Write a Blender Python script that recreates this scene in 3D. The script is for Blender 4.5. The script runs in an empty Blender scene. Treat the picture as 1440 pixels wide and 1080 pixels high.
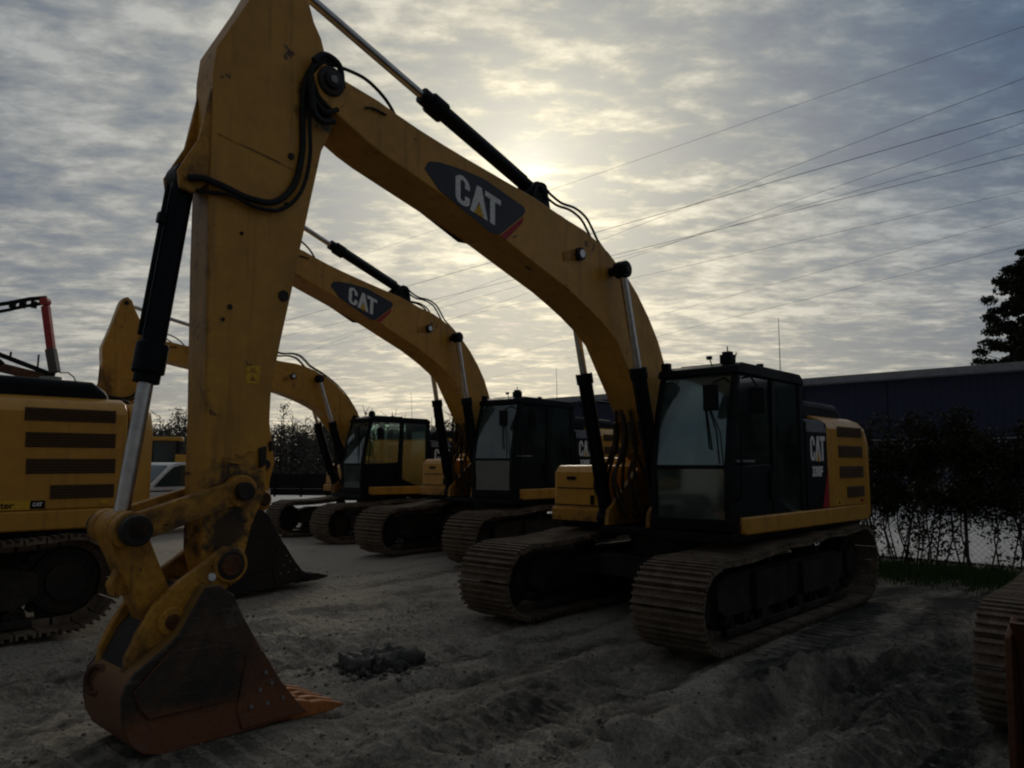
import bpy, bmesh, math, random
import numpy as np
from mathutils import Vector, Matrix, noise
random.seed(7); RNG=np.random.default_rng(7)
R=math.radians
S=bpy.context.scene
COL=S.collection

# ------------------------------------------------------------------ camera
CAMH=1.92; HOR=649.3; FPX=1080.0
PITCH=math.atan((HOR-540)/FPX)
cam=bpy.data.cameras.new('camera'); camo=bpy.data.objects.new('camera',cam); COL.objects.link(camo)
cam.sensor_width=36; cam.lens=36*FPX/1440; cam.clip_start=.05; cam.clip_end=3000
camo.location=(0,0,CAMH); camo.rotation_euler=(math.pi/2+PITCH,0,0)
S.camera=camo
S.view_settings.view_transform='Standard'; S.view_settings.look='None'; S.view_settings.exposure=0; S.view_settings.gamma=1
S.cycles.pixel_filter_type='BLACKMAN_HARRIS'; S.cycles.filter_width=2.1; S.cycles.max_bounces=6; S.cycles.transparent_max_bounces=24

# ------------------------------------------------------------------ material helpers
def newmat(name):
    m=bpy.data.materials.new(name); m.use_nodes=True
    nt=m.node_tree; b=nt.nodes['Principled BSDF']
    return m,nt,b
def N(nt,t,**kw):
    n=nt.nodes.new(t)
    for k,v in kw.items(): setattr(n,k,v)
    return n
def noise_node(nt,scale,detail=6,rough=.6,dist=0,coord=None):
    n=N(nt,'ShaderNodeTexNoise'); n.inputs['Scale'].default_value=scale; n.inputs['Detail'].default_value=detail
    n.inputs['Roughness'].default_value=rough; n.inputs['Distortion'].default_value=dist
    if coord is not None: nt.links.new(coord,n.inputs['Vector'])
    return n
def ramp(nt,fac,stops):
    r=N(nt,'ShaderNodeValToRGB'); e=r.color_ramp.elements
    while len(e)<len(stops): e.new(.5)
    for i,(p,c) in enumerate(stops):
        e[i].position=p; e[i].color=(*c,1) if len(c)==3 else c
    nt.links.new(fac,r.inputs['Fac']); return r
def mixc(nt,fac,a,b,mode='MIX'):
    n=N(nt,'ShaderNodeMix',data_type='RGBA',blend_type=mode)
    for inp,v in ((n.inputs[0],fac),(n.inputs[6],a),(n.inputs[7],b)):
        if hasattr(v,'is_linked') or isinstance(v,bpy.types.NodeSocket): nt.links.new(v,inp)
        elif isinstance(v,(int,float)): inp.default_value=v
        else: inp.default_value=(*v,1)
    return n.outputs[2]
def mth(nt,op,a,b=None,clamp=False):
    n=N(nt,'ShaderNodeMath',operation=op,use_clamp=clamp)
    for i,v in enumerate((a,b)):
        if v is None: continue
        if isinstance(v,(int,float)): n.inputs[i].default_value=v
        else: nt.links.new(v,n.inputs[i])
    return n.outputs[0]
def bump(nt,b,h,strength=.3,dist=.02):
    n=N(nt,'ShaderNodeBump'); n.inputs['Strength'].default_value=strength; n.inputs['Distance'].default_value=dist
    nt.links.new(h,n.inputs['Height']); nt.links.new(n.outputs[0],b.inputs['Normal'])
def objco(nt):
    return N(nt,'ShaderNodeTexCoord').outputs['Object']
MATS={}
def worn(name,base,dirt,rough=.5,metal=0,dscale=3.,amount=(.45,.75),speck=None,spec=.4,bumpy=.12,streak=None,grain=(.72,1.15)):
    m,nt,b=newmat(name); co=objco(nt)
    n1=noise_node(nt,dscale,9,.65,.3,co); n2=noise_node(nt,dscale*9,6,.6,0,co)
    f=ramp(nt,n1.outputs[0],[(amount[0],(0,0,0)),(amount[1],(1,1,1))]).outputs[0]
    c=mixc(nt,f,base,dirt)
    f2=ramp(nt,n2.outputs[0],[(.35,(grain[0],)*3),(.65,(grain[1],)*3)]).outputs[0]
    c=mixc(nt,1.,c,f2,'MULTIPLY')
    if streak:
        mp=N(nt,'ShaderNodeMapping'); mp.inputs['Scale'].default_value=(9,9,.55); nt.links.new(co,mp.inputs[0])
        n4=noise_node(nt,1.,6,.7,.15,mp.outputs[0])
        c=mixc(nt,mth(nt,'MULTIPLY',ramp(nt,n4.outputs[0],[(.54,(0,0,0)),(.72,(1,1,1))]).outputs[0],.62),c,streak)
        m3=N(nt,'ShaderNodeMapping'); m3.inputs['Scale'].default_value=(1.2,1.2,26); m3.inputs['Rotation'].default_value=(.3,.9,.2); nt.links.new(co,m3.inputs[0])
        n5=noise_node(nt,1.6,3,.6,.0,m3.outputs[0])
        c=mixc(nt,mth(nt,'MULTIPLY',ramp(nt,n5.outputs[0],[(.70,(0,0,0)),(.73,(1,1,1))]).outputs[0],.5),c,streak)
    if speck:
        n3=noise_node(nt,dscale*5,3,.5,.6,co)
        f3=ramp(nt,n3.outputs[0],[(.68,(0,0,0)),(.72,(1,1,1))]).outputs[0]
        c=mixc(nt,f3,c,speck)
    nt.links.new(c,b.inputs['Base Color'])
    rr=ramp(nt,n1.outputs[0],[(.3,(rough*.8,)*3),(.8,(min(1,rough*1.5),)*3)]).outputs[0]
    nt.links.new(rr,b.inputs['Roughness']); b.inputs['Metallic'].default_value=metal
    b.inputs['Specular IOR Level'].default_value=spec
    if bumpy: bump(nt,b,n2.outputs[0],bumpy,.01)
    MATS[name]=m; return m
YEL=worn('yellow_paint',(.56,.275,.034),(.30,.155,.036),.40,0,1.1,(.46,.86),(.09,.04,.018),.4,.05,(.12,.06,.022),(.9,1.06))
YELD=worn('grimy_yellow_paint',(.50,.24,.028),(.085,.048,.022),.5,0,2.6,(.46,.66),(.05,.024,.012),.35,.15,(.07,.035,.018),(.75,1.15))
YELP=worn('panel_yellow_paint',(.58,.285,.034),(.46,.23,.037),.36,0,.8,(.5,.9),None,.45,.03,(.25,.12,.03),(.93,1.05))
BLK=worn('black_paint',(.0035,.0055,.0085),(.012,.012,.012),.5,0,2.0,(.55,.85),None,.16,.05)
DGR=worn('dark_grease_steel',(.018,.016,.015),(.045,.033,.022),.55,.2,4.,(.45,.7),None,.4,.25)
TRK=worn('muddy_track_steel',(.115,.085,.06),(.24,.19,.14),.85,0,4.,(.4,.7),(.05,.028,.018),.2,.4)
TRKF=worn('track_frame_paint',(.02,.018,.016),(.075,.062,.05),.75,0,3.,(.4,.75),None,.25,.3)
RUST=worn('rusty_steel',(.12,.042,.016),(.05,.026,.016),.65,.1,4.,(.4,.65),(.2,.075,.025),.35,.3)
ORST=worn('fresh_orange_rust',(.48,.17,.05),(.16,.055,.02),.65,0,9.,(.45,.7),None,.3,.3)
RUBB=worn('black_rubber',(.012,.012,.012),(.04,.036,.03),.6,0,6.,(.5,.8),None,.3,.15)
DGREY=worn('weathered_dark_grey_paint',(.07,.066,.06),(.12,.10,.085),.6,0,2.,(.4,.7),None,.3,.1)
PAPER=worn('yellowed_paper',(.55,.53,.36),(.45,.43,.30),.8,0,4.,(.4,.7),None,.2,.0)
HOSE=worn('dusty_hose',(.035,.028,.02),(.10,.075,.05),.75,0,5.,(.4,.7),None,.2,.15)
SEATM=worn('dark_seat_fabric',(.02,.021,.024),(.035,.035,.036),.85,0,8.,(.4,.7),None,.2,.2)
GREYP=worn('grey_panel_paint',(.20,.21,.25),(.13,.13,.15),.4,0,2.,(.5,.8),None,.4,.03)
WHT=worn('white_paint',(.75,.75,.74),(.45,.44,.42),.4,0,2.,(.55,.85),None,.4,.02)
LETW=worn('white_lettering',(.86,.86,.85),(.74,.73,.70),.5,0,5.,(.5,.8),None,.3,.0)
LETY=worn('yellow_lettering',(.72,.42,.03),(.55,.32,.03),.5,0,5.,(.5,.8),None,.3,.0)
REDD=worn('red_decal',(.40,.02,.03),(.25,.015,.02),.5,0,5.,(.5,.8),None,.3,.0)
NAVY=worn('navy_decal',(.012,.016,.034),(.02,.024,.04),.4,0,5.,(.5,.8),None,.4,.0)
REDP=worn('red_boom_paint',(.35,.03,.03),(.14,.02,.02),.5,0,1.5,(.5,.8),None,.4,.05)
GREYS=worn('galvanised_steel',(.25,.25,.25),(.14,.13,.12),.5,.4,5.,(.5,.8),None,.4,.1)
LOUV=worn('brown_louvre_mesh',(.085,.050,.024),(.12,.068,.03),.6,0,12.,(.4,.7),None,.3,.5)
def chrome():
    m,nt,b=newmat('chromed_rod'); co=objco(nt)
    n=noise_node(nt,12,4,.6,0,co)
    nt.links.new(ramp(nt,n.outputs[0],[(.3,(.42,.42,.43)),(.7,(.62,.62,.62))]).outputs[0],b.inputs['Base Color'])
    b.inputs['Metallic'].default_value=1; b.inputs['Roughness'].default_value=.28
    return m
CHR=chrome()
def glass(name='dusty_tinted_glass',tint=(.66,.80,.76),d0=.04,d1=.22,gc=(.85,.9,.9)):
    m,nt,b=newmat(name); co=objco(nt)
    out=nt.nodes['Material Output']; nt.nodes.remove(b)
    tr=N(nt,'ShaderNodeBsdfTransparent'); tr.inputs[0].default_value=(*tint,1)
    gl=N(nt,'ShaderNodeBsdfGlossy'); gl.inputs[0].default_value=(*gc,1); gl.inputs['Roughness'].default_value=.06
    df=N(nt,'ShaderNodeBsdfDiffuse'); df.inputs[0].default_value=(.30,.36,.34,1)
    fr=N(nt,'ShaderNodeFresnel'); fr.inputs[0].default_value=1.75
    mx=N(nt,'ShaderNodeMixShader'); nt.links.new(mth(nt,'ADD',fr.outputs[0],.04),mx.inputs[0]); nt.links.new(tr.outputs[0],mx.inputs[1]); nt.links.new(gl.outputs[0],mx.inputs[2])
    n=noise_node(nt,2.2,8,.6,.5,co)
    f=ramp(nt,n.outputs[0],[(.38,(d0,)*3),(.72,(d1,)*3)]).outputs[0]
    m2=N(nt,'ShaderNodeMixShader'); nt.links.new(f,m2.inputs[0]); nt.links.new(mx.outputs[0],m2.inputs[1]); nt.links.new(df.outputs[0],m2.inputs[2])
    nt.links.new(m2.outputs[0],out.inputs[0]); return m
GLS=glass(); GLC=glass('clear_tinted_glass',(.82,.93,.90),.01,.08,(.95,1,1))
def bucket_side():
    m,nt,b=newmat('bucket_black_worn_to_rust'); co=objco(nt)
    sp=N(nt,'ShaderNodeSeparateXYZ'); nt.links.new(co,sp.inputs[0])
    n=noise_node(nt,5,8,.65,.3,co); n2=noise_node(nt,30,5,.6,0,co)
    # rust wear creeps up from the floor and the cutting edge
    h=mth(nt,'ADD',mth(nt,'MULTIPLY',sp.outputs[2],1.),mth(nt,'MULTIPLY',mth(nt,'SUBTRACT',n.outputs[0],.5),.35))
    f=ramp(nt,h,[(.27,(1,1,1)),(.40,(0,0,0))]).outputs[0]
    e=ramp(nt,mth(nt,'ADD',mth(nt,'MULTIPLY',sp.outputs[0],.1),mth(nt,'MULTIPLY',n.outputs[0],.06)),[(.655,(1,1,1)),(.675,(0,0,0))]).outputs[0]
    rust=mixc(nt,n2.outputs[0],(.25,.085,.03),(.09,.036,.018))
    n6=noise_node(nt,2.2,9,.72,.8,co)
    c=mixc(nt,f,mixc(nt,ramp(nt,n6.outputs[0],[(.45,(0,0,0)),(.72,(1,1,1))]).outputs[0],(.018,.015,.012),(.10,.052,.025)),rust)
    c=mixc(nt,mth(nt,'MULTIPLY',e,.6),c,rust)
    m3=N(nt,'ShaderNodeMapping'); m3.inputs['Scale'].default_value=(1.5,1.,22); m3.inputs['Rotation'].default_value=(0,-.5,0); nt.links.new(co,m3.inputs[0])
    n7=noise_node(nt,2.2,4,.65,.1,m3.outputs[0])
    c=mixc(nt,mth(nt,'MULTIPLY',ramp(nt,n7.outputs[0],[(.60,(0,0,0)),(.66,(1,1,1))]).outputs[0],.55),c,(.16,.12,.09))
    n8=noise_node(nt,3.3,9,.7,.3,co)
    c=mixc(nt,mth(nt,'MULTIPLY',ramp(nt,n8.outputs[0],[(.56,(0,0,0)),(.66,(1,1,1))]).outputs[0],.7),c,(.12,.10,.08))
    nt.links.new(c,b.inputs['Base Color']); b.inputs['Roughness'].default_value=.55
    bump(nt,b,mth(nt,'ADD',n2.outputs[0],n8.outputs[0]),.4,.012); return m
BKT=bucket_side()

def bucket_shell():
    m,nt,b=newmat('bucket_shell_yellow_worn_to_rust'); co=objco(nt)
    sp=N(nt,'ShaderNodeSeparateXYZ'); nt.links.new(co,sp.inputs[0])
    n=noise_node(nt,5,8,.65,.3,co); n2=noise_node(nt,22,6,.6,0,co)
    h=mth(nt,'ADD',sp.outputs[2],mth(nt,'MULTIPLY',mth(nt,'SUBTRACT',n.outputs[0],.5),.4))
    f=ramp(nt,h,[(.50,(1,1,1)),(.62,(0,0,0))]).outputs[0]
    rust=mixc(nt,n2.outputs[0],(.23,.085,.033),(.08,.036,.02))
    yl=mixc(nt,n.outputs[0],(.30,.16,.035),(.10,.055,.02))
    nt.links.new(mixc(nt,f,yl,rust),b.inputs['Base Color']); b.inputs['Roughness'].default_value=.6
    bump(nt,b,n2.outputs[0],.3,.01); return m
BKS=bucket_shell()

# ------------------------------------------------------------------ mesh helpers
class MB:
    def __init__(s): s.bm=bmesh.new()
    def poly(s,vs,faces):
        v=[s.bm.verts.new(p) for p in vs]
        for f in faces:
            try: s.bm.faces.new([v[i] for i in f])
            except ValueError: pass
        return s
    def prism(s,pts,y0,y1):          # profile in X,Z extruded along Y
        n=len(pts)
        a=sum(pts[i][0]*pts[(i+1)%n][1]-pts[(i+1)%n][0]*pts[i][1] for i in range(n))
        if a<0: pts=pts[::-1]
        vs=[(x,y0,z) for x,z in pts]+[(x,y1,z) for x,z in pts]
        fs=[list(range(n)),list(range(2*n-1,n-1,-1))]+[[i,i+n,(i+1)%n+n,(i+1)%n] for i in range(n)]
        s.poly(vs,fs); return s
    def prismz(s,pts,z0,z1):         # plan outline in X,Y extruded along Z
        n=len(pts)
        a=sum(pts[i][0]*pts[(i+1)%n][1]-pts[(i+1)%n][0]*pts[i][1] for i in range(n))
        if a<0: pts=pts[::-1]
        vs=[(x,y,z0) for x,y in pts]+[(x,y,z1) for x,y in pts]
        fs=[list(range(n-1,-1,-1)),list(range(n,2*n))]+[[i,(i+1)%n,(i+1)%n+n,i+n] for i in range(n)]
        s.poly(vs,fs); return s
    def box(s,x0,x1,y0,y1,z0,z1):
        return s.prismz([(x0,y0),(x1,y0),(x1,y1),(x0,y1)],z0,z1)
    def obox(s,c,ax,ay,az,hx,hy,hz):
        c=Vector(c);ax=Vector(ax).normalized()*hx;ay=Vector(ay).normalized()*hy;az=Vector(az).normalized()*hz
        vs=[c+i*ax+j*ay+k*az for k in(-1,1) for j in(-1,1) for i in(-1,1)]
        s.poly(vs,[(0,2,3,1),(4,5,7,6),(0,1,5,4),(2,6,7,3),(0,4,6,2),(1,3,7,5)]); return s
    def bar(s,p,q,hw,hh,up=(0,0,1)):
        p=Vector(p);q=Vector(q);d=(q-p);u=Vector(up)
        a=d.cross(u)
        if a.length<1e-5: a=d.cross(Vector((1,0,0)))
        b=a.cross(d); return s.obox((p+q)/2,d,a,b,d.length/2,hw,hh)
    def tube(s,pts,r,n=10,caps=True):
        pts=[Vector(p) for p in pts]; rs=r if isinstance(r,(list,tuple)) else [r]*len(pts)
        rings=[];prev=None
        for i,p in enumerate(pts):
            d=(pts[min(i+1,len(pts)-1)]-pts[max(i-1,0)]).normalized()
            if prev is None:
                a=d.cross(Vector((0,0,1)))
                if a.length<.05: a=d.cross(Vector((0,1,0)))
            else: a=prev-d*prev.dot(d)
            a.normalize();prev=a;b=d.cross(a)
            rings.append([s.bm.verts.new(p+(a*math.cos(2*math.pi*k/n)+b*math.sin(2*math.pi*k/n))*rs[i]) for k in range(n)])
        for i in range(len(rings)-1):
            for k in range(n):
                s.bm.faces.new((rings[i][k],rings[i][(k+1)%n],rings[i+1][(k+1)%n],rings[i+1][k]))
        if caps:
            s.bm.faces.new(rings[0][::-1]); s.bm.faces.new(rings[-1])
        return s
    def disc(s,x,z,y0,y1,r,n=24): return s.prism([(x+r*math.cos(2*math.pi*k/n),z+r*math.sin(2*math.pi*k/n)) for k in range(n)],y0,y1)
    def ring(s,c,axis,Rr,r,n=20,m=8):
        axis=Vector(axis).normalized();a=axis.orthogonal().normalized();b=axis.cross(a);c=Vector(c)
        V=[[s.bm.verts.new(c+(a*math.cos(t)+b*math.sin(t))*(Rr+r*math.cos(u))+axis*r*math.sin(u)) for u in [2*math.pi*j/m for j in range(m)]] for t in [2*math.pi*i/n for i in range(n)]]
        for i in range(n):
            for j in range(m): s.bm.faces.new((V[i][j],V[(i+1)%n][j],V[(i+1)%n][(j+1)%m],V[i][(j+1)%m]))
        return s
    def mesh(s,name,mat,smooth=True,ang=35):
        me=bpy.data.meshes.new(name); s.bm.normal_update(); s.bm.to_mesh(me); s.bm.free()
        me.materials.append(mat)
        if smooth: me.shade_smooth(); me.set_sharp_from_angle(angle=R(ang))
        return me
def link(name,me,parent=None,bevel=0,seg=2):
    o=bpy.data.objects.new(name,me); COL.objects.link(o)
    if parent is not None: o.parent=parent
    if bevel:
        m=o.modifiers.new('bevel','BEVEL'); m.width=bevel; m.segments=seg; m.limit_method='ANGLE'; m.angle_limit=R(40)
    return o
def obj(name,mb,mat,parent=None,bevel=0,seg=2): return link(name,mb.mesh(name,mat),parent,bevel,seg)
def tag(o,label=None,cat=None,group=None,kind=None):
    if label: o['label']=label
    if cat: o['category']=cat
    if group: o['group']=group
    if kind: o['kind']=kind
    return o
def empty(name,loc,rz=0,label=None,cat=None,group=None):
    o=bpy.data.objects.new(name,None); COL.objects.link(o); o.location=loc; o.rotation_euler=(0,0,rz); o.empty_display_size=.3
    return tag(o,label,cat,group)
def np_mesh(name,V,F,mat,smooth=False):
    V=np.asarray(V,np.float32);F=np.asarray(F,np.int32);k=F.shape[1]
    me=bpy.data.meshes.new(name); me.vertices.add(len(V)); me.vertices.foreach_set('co',V.ravel())
    me.loops.add(F.size); me.loops.foreach_set('vertex_index',F.ravel())
    me.polygons.add(len(F)); me.polygons.foreach_set('loop_start',np.arange(len(F),dtype=np.int32)*k)
    me.update(calc_edges=True); me.materials.append(mat)
    if smooth: me.shade_smooth()
    return me
def frame_from(M,mb):   # transform everything in a builder
    bmesh.ops.transform(mb.bm,matrix=M,verts=mb.bm.verts); return mb
def text_mesh(body,size,bold=.0,extrude=.002,name='lettering',mat=None):
    c=bpy.data.curves.new('t','FONT'); c.body=body; c.size=size; c.offset=bold; c.extrude=extrude; c.align_x='CENTER'; c.align_y='CENTER'
    o=bpy.data.objects.new('t',c); COL.objects.link(o)
    dg=bpy.context.evaluated_depsgraph_get(); dg.update()
    me=bpy.data.meshes.new_from_object(o.evaluated_get(dg)); bpy.data.objects.remove(o); bpy.data.curves.remove(c)
    me.name=name; me.materials.clear(); me.materials.append(mat); return me

def smooth(pts,k=5):
    P=[Vector(p) for p in pts]; P=[P[0]*2-P[1]]+P+[P[-1]*2-P[-2]]; o=[]
    for i in range(1,len(P)-2):
        a,b,c,d=P[i-1:i+3]
        for j in range(k):
            t=j/k; o.append(.5*((2*b)+(c-a)*t+(2*a-5*b+4*c-d)*t*t+(3*b-a-3*c+d)*t**3))
    o.append(P[-2]); return o
def hose(name,pts,r,parent,mat=None,n=8): return obj(name,MB().tube(smooth(pts),r,n),mat or RUBB,parent)
# block letters C A T in a unit box, u right, v up
CATC=[(.30,.62),(.30,.78),(.26,.90),(.16,1.0),(.08,.96),(0,.84),(0,.16),(.05,.04),(.15,0),(.24,.04),(.30,.16),(.30,.36),(.20,.36),(.20,.2),(.15,.14),(.10,.2),(.10,.8),(.15,.86),(.20,.8),(.20,.62)]
CATA=[(.31,0),(.46,1.0),(.56,1.0),(.70,0),(.60,0),(.51,.50),(.40,0)]
CATT=[(.64,1.0),(.64,.82),(.755,.82),(.755,0),(.865,0),(.865,.82),(1.0,.82),(1.0,1.0)]
CATTRI=[(.40,0),(.51,.42),(.62,0)]
def flat_letters(polys,o,u,v,n,th):
    """extruded outlines on a plane: origin o, axes u,v (vectors of the unit box), n normal."""
    mb=MB();o=Vector(o);u=Vector(u);v=Vector(v);n=Vector(n).normalized()
    for P in polys:
        k=len(P);a=sum(P[i][0]*P[(i+1)%k][1]-P[(i+1)%k][0]*P[i][1] for i in range(k))
        P=P if a>0 else P[::-1]
        vs=[o+u*x+v*y for x,y in P]+[o+u*x+v*y+n*th for x,y in P]
        fs=[list(range(k-1,-1,-1)),list(range(k,2*k))]+[[i,(i+1)%k,(i+1)%k+k,i+k] for i in range(k)]
        mb.poly(vs,fs)
    return mb

# ------------------------------------------------------------------ excavator
def rot2(p,c,a):
    s,co=math.sin(a),math.cos(a);x,z=p[0]-c[0],p[1]-c[1]
    return (c[0]+x*co-z*s,c[1]+x*s+z*co)
FOOT=(.25,1.80); TIP=(5.70,5.03); BPIN=(6.43,1.20); RPIN=(6.34,1.71); LPIN=(7.09,1.48); KPIN=(6.82,.87); APEX=(6.06,5.92)
def theta(phi): return math.atan2(-math.cos(R(phi)),-math.sin(R(phi)))
def belt_points(xa=2.08,za=.475,ra=.405,xb=-2.06,zb=.55,rb=.47):
    P=[]
    for k in range(25):
        t=math.pi/2-math.pi*k/24; P.append((xa+ra*math.cos(t),za+ra*math.sin(t)))
    for k in range(1,24): P.append((xa+(xb-xa)*k/24,za-ra+(zb-rb-za+ra)*k/24))
    for k in range(25):
        t=-math.pi/2-math.pi*k/24; P.append((xb+rb*math.cos(t),zb+rb*math.sin(t)))
    for k in range(1,24):
        f=k/24; X_=xb+(xa-xb)*f; ct=[(-2.06,1.02),(-.9,1.0),(.5,.965),(2.08,.88)]
        for (x0,z0),(x1,z1) in zip(ct,ct[1:]):
            if x0<=X_<=x1: g=(X_-x0)/(x1-x0); P.append((X_,z0+(z1-z0)*g-.035*math.sin(math.pi*g)))
    return P
def belt_mesh(w=.80,pitch=.203):
    P=belt_points();L=[0]
    for i in range(len(P)): L.append(L[-1]+math.dist(P[i],P[(i+1)%len(P)]))
    n=round(L[-1]/pitch);mb=MB();rr=random.Random(3)
    def at(s):
        s%=L[-1]
        for i in range(len(P)):
            if L[i+1]>=s:
                f=(s-L[i])/(L[i+1]-L[i]);a=P[i];b=P[(i+1)%len(P)];return (a[0]+(b[0]-a[0])*f,a[1]+(b[1]-a[1])*f)
    for k in range(n):
        s0=L[-1]*k/n; a=Vector((at(s0)[0],0,at(s0)[1]));b=Vector((at(s0+L[-1]/n)[0],0,at(s0+L[-1]/n)[1]))
        c=(a+b)/2;d=(b-a).normalized();nn=Vector((-d.z,0,d.x)) # outward for clockwise path
        j=rr.uniform(-.008,.006)
        mb.obox(c+nn*j,d,(0,1,0),nn,L[-1]/n*.455,w/2,.014)
        for f in (-.38,0.0,.38):
            mb.obox(c+nn*(.03+j)+d*(L[-1]/n*f),d,(0,1,0),nn,.013,w/2,.020)
        mb.obox(c-nn*.05,d,(0,1,0),nn,L[-1]/n*.42,.11,.04)
    return mb
BELT=None
def wheel_mesh(name,r,w,hub,mat,teeth=0):
    mb=MB()
    if teeth:
        pts=[]
        for k in range(teeth):
            for f,rr in ((0,.90),(.3,1.0),(.55,1.0),(.85,.90)):
                t=2*math.pi*(k+f)/teeth; pts.append((r*rr*math.cos(t),r*rr*math.sin(t)))
        mb.prism(pts,-.05,.05)
    else: mb.disc(0,0,-.06,.06,r,32)
    mb.disc(0,0,-w/2,w/2,r*.78,32); mb.ring((0,w/2,0),(0,1,0),r*.68,.02,28,6)
    mb.disc(0,0,-w/2-.05,w/2+.05,hub,20)
    for k in range(10):
        t=2*math.pi*k/10; mb.disc(r*.55*math.cos(t),r*.55*math.sin(t),w/2,w/2+.02,.018,6)
    return mb.mesh(name,mat)
SHARED={}
def shared(name,fn):
    if name not in SHARED: SHARED[name]=fn()
    return SHARED[name]
def copy_part(me,name,parent,loc,bevel=0):
    o=link(name,me,parent,bevel); o.location=loc; return o

def track_frame_mesh():
    mb=MB()
    mb.prism([(1.75,.40),(1.75,.66),(1.45,.74),(-1.5,.74),(-1.8,.66),(-1.8,.40),(-1.6,.30),(1.6,.30)],-.17,.17)
    mb.prism([(1.0,.31),(1.0,.72),(.2,.72),(.2,.31)],.17,.235)
    mb.prism([(-.3,.31),(-.3,.70),(-1.0,.70),(-1.0,.31)],.17,.235)
    mb.prism([(1.70,.12),(1.70,.20),(-1.75,.20),(-1.75,.12)],.20,.24)
    mb.prism([(1.70,.12),(1.70,.20),(-1.75,.20),(-1.75,.12)],-.24,-.20)
    for x in (-1.2,-.2,.8): mb.prism([(x-.1,.12),(x+.1,.12),(x+.06,.32),(x-.06,.32)],.17,.24)
    return mb.mesh('track_frame',TRKF)
def build_tracks(root,dth):
    for sgn in (1,-1):
        ox=Vector((0,sgn*1.25,0)); M=Matrix.Rotation(dth,3,'Z')
        b=link('crawler_track',shared('belt',lambda:belt_mesh().mesh('crawler_track',TRK,False)),root)
        b.location=M@ox; b.rotation_euler=(0,0,dth)
        def sub(me,name,loc,bev=0):
            o=copy_part(me,name,b,loc,bev)
            if sgn<0: o.rotation_euler=(0,0,math.pi); 
            return o
        f=sub(shared('tframe',track_frame_mesh),'track_frame',(0,0,0),.012)
        sub(shared('idler',lambda:wheel_mesh('idler_wheel',.345,.22,.10,DGR)),'idler_wheel',(2.08,0,.475))
        sub(shared('sprocket',lambda:wheel_mesh('drive_sprocket',.43,.30,.2,DGR,21)),'drive_sprocket',(-2.06,0,.55))
        for x in (1.5,1.05,.6,.15,-.3,-.75,-1.2,-1.6): sub(shared('roller',lambda:wheel_mesh('track_roller',.13,.30,.05,DGR)),'track_roller',(x,0,.21))
        for x in (.5,-.9): sub(shared('croller',lambda:wheel_mesh('carrier_roller',.10,.24,.04,DGR)),'carrier_roller',(x,0,.80))
    mb=MB(); mb.box(-.85,.85,-.75,.75,.46,.74)
    for sx in (-1,1):
        for sy in (-1,1): mb.prismz([(sx*.35,sy*.6),(sx*.95,sy*1.08),(sx*.55,sy*1.08),(sx*.05,sy*.75)],.44,.70)
    o=obj('undercarriage_frame',mb,TRKF,root,.02); o.rotation_euler=(0,0,dth)
    obj('swing_bearing',MB().tube([(0,0,.73),(0,0,1.034)],.66,40),DGR,root,.01)

DBK=worn('dark_bucket_steel',(.022,.019,.017),(.045,.034,.026),.65,0,3.,(.4,.7),None,.25,.2)
def stick_mat():
    m=YEL.copy(); m.name='stick_paint_with_grease'; nt=m.node_tree; b=nt.nodes['Principled BSDF']; co=objco(nt)
    src=b.inputs['Base Color'].links[0].from_socket
    sp=N(nt,'ShaderNodeSeparateXYZ'); nt.links.new(co,sp.inputs[0]); n=noise_node(nt,9,8,.7,.4,co); n2=noise_node(nt,3,8,.7,.6,co)
    c=src
    for (x,z),r_ in ((RPIN,.26),((6.42,1.42),.24),((5.74,4.85),.26)):
        d=mth(nt,'SQRT',mth(nt,'ADD',mth(nt,'POWER',mth(nt,'SUBTRACT',sp.outputs[0],x),2.),mth(nt,'POWER',mth(nt,'SUBTRACT',sp.outputs[2],z),2.)))
        d=mth(nt,'ADD',d,mth(nt,'MULTIPLY',mth(nt,'SUBTRACT',n.outputs[0],.5),.55))
        c=mixc(nt,ramp(nt,d,[(r_*.55,(.92,)*3),(r_,(0,0,0))]).outputs[0],c,(.022,.017,.013))
    # rubbed and rusty along the front edge
    e=mth(nt,'ADD',sp.outputs[0],mth(nt,'MULTIPLY',mth(nt,'SUBTRACT',n2.outputs[0],.5),.5))
    f=N(nt,'ShaderNodeMapRange'); nt.links.new(e,f.inputs[0]); f.inputs[1].default_value=6.62; f.inputs[2].default_value=6.70
    g=N(nt,'ShaderNodeMapRange'); nt.links.new(sp.outputs[2],g.inputs[0]); g.inputs[1].default_value=4.0; g.inputs[2].default_value=3.6
    c=mixc(nt,mth(nt,'MULTIPLY',mth(nt,'MULTIPLY',f.outputs[0],g.outputs[0]),.8),c,(.07,.032,.015))
    nt.links.new(c,b.inputs['Base Color']); return m
STK=stick_mat()
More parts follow.
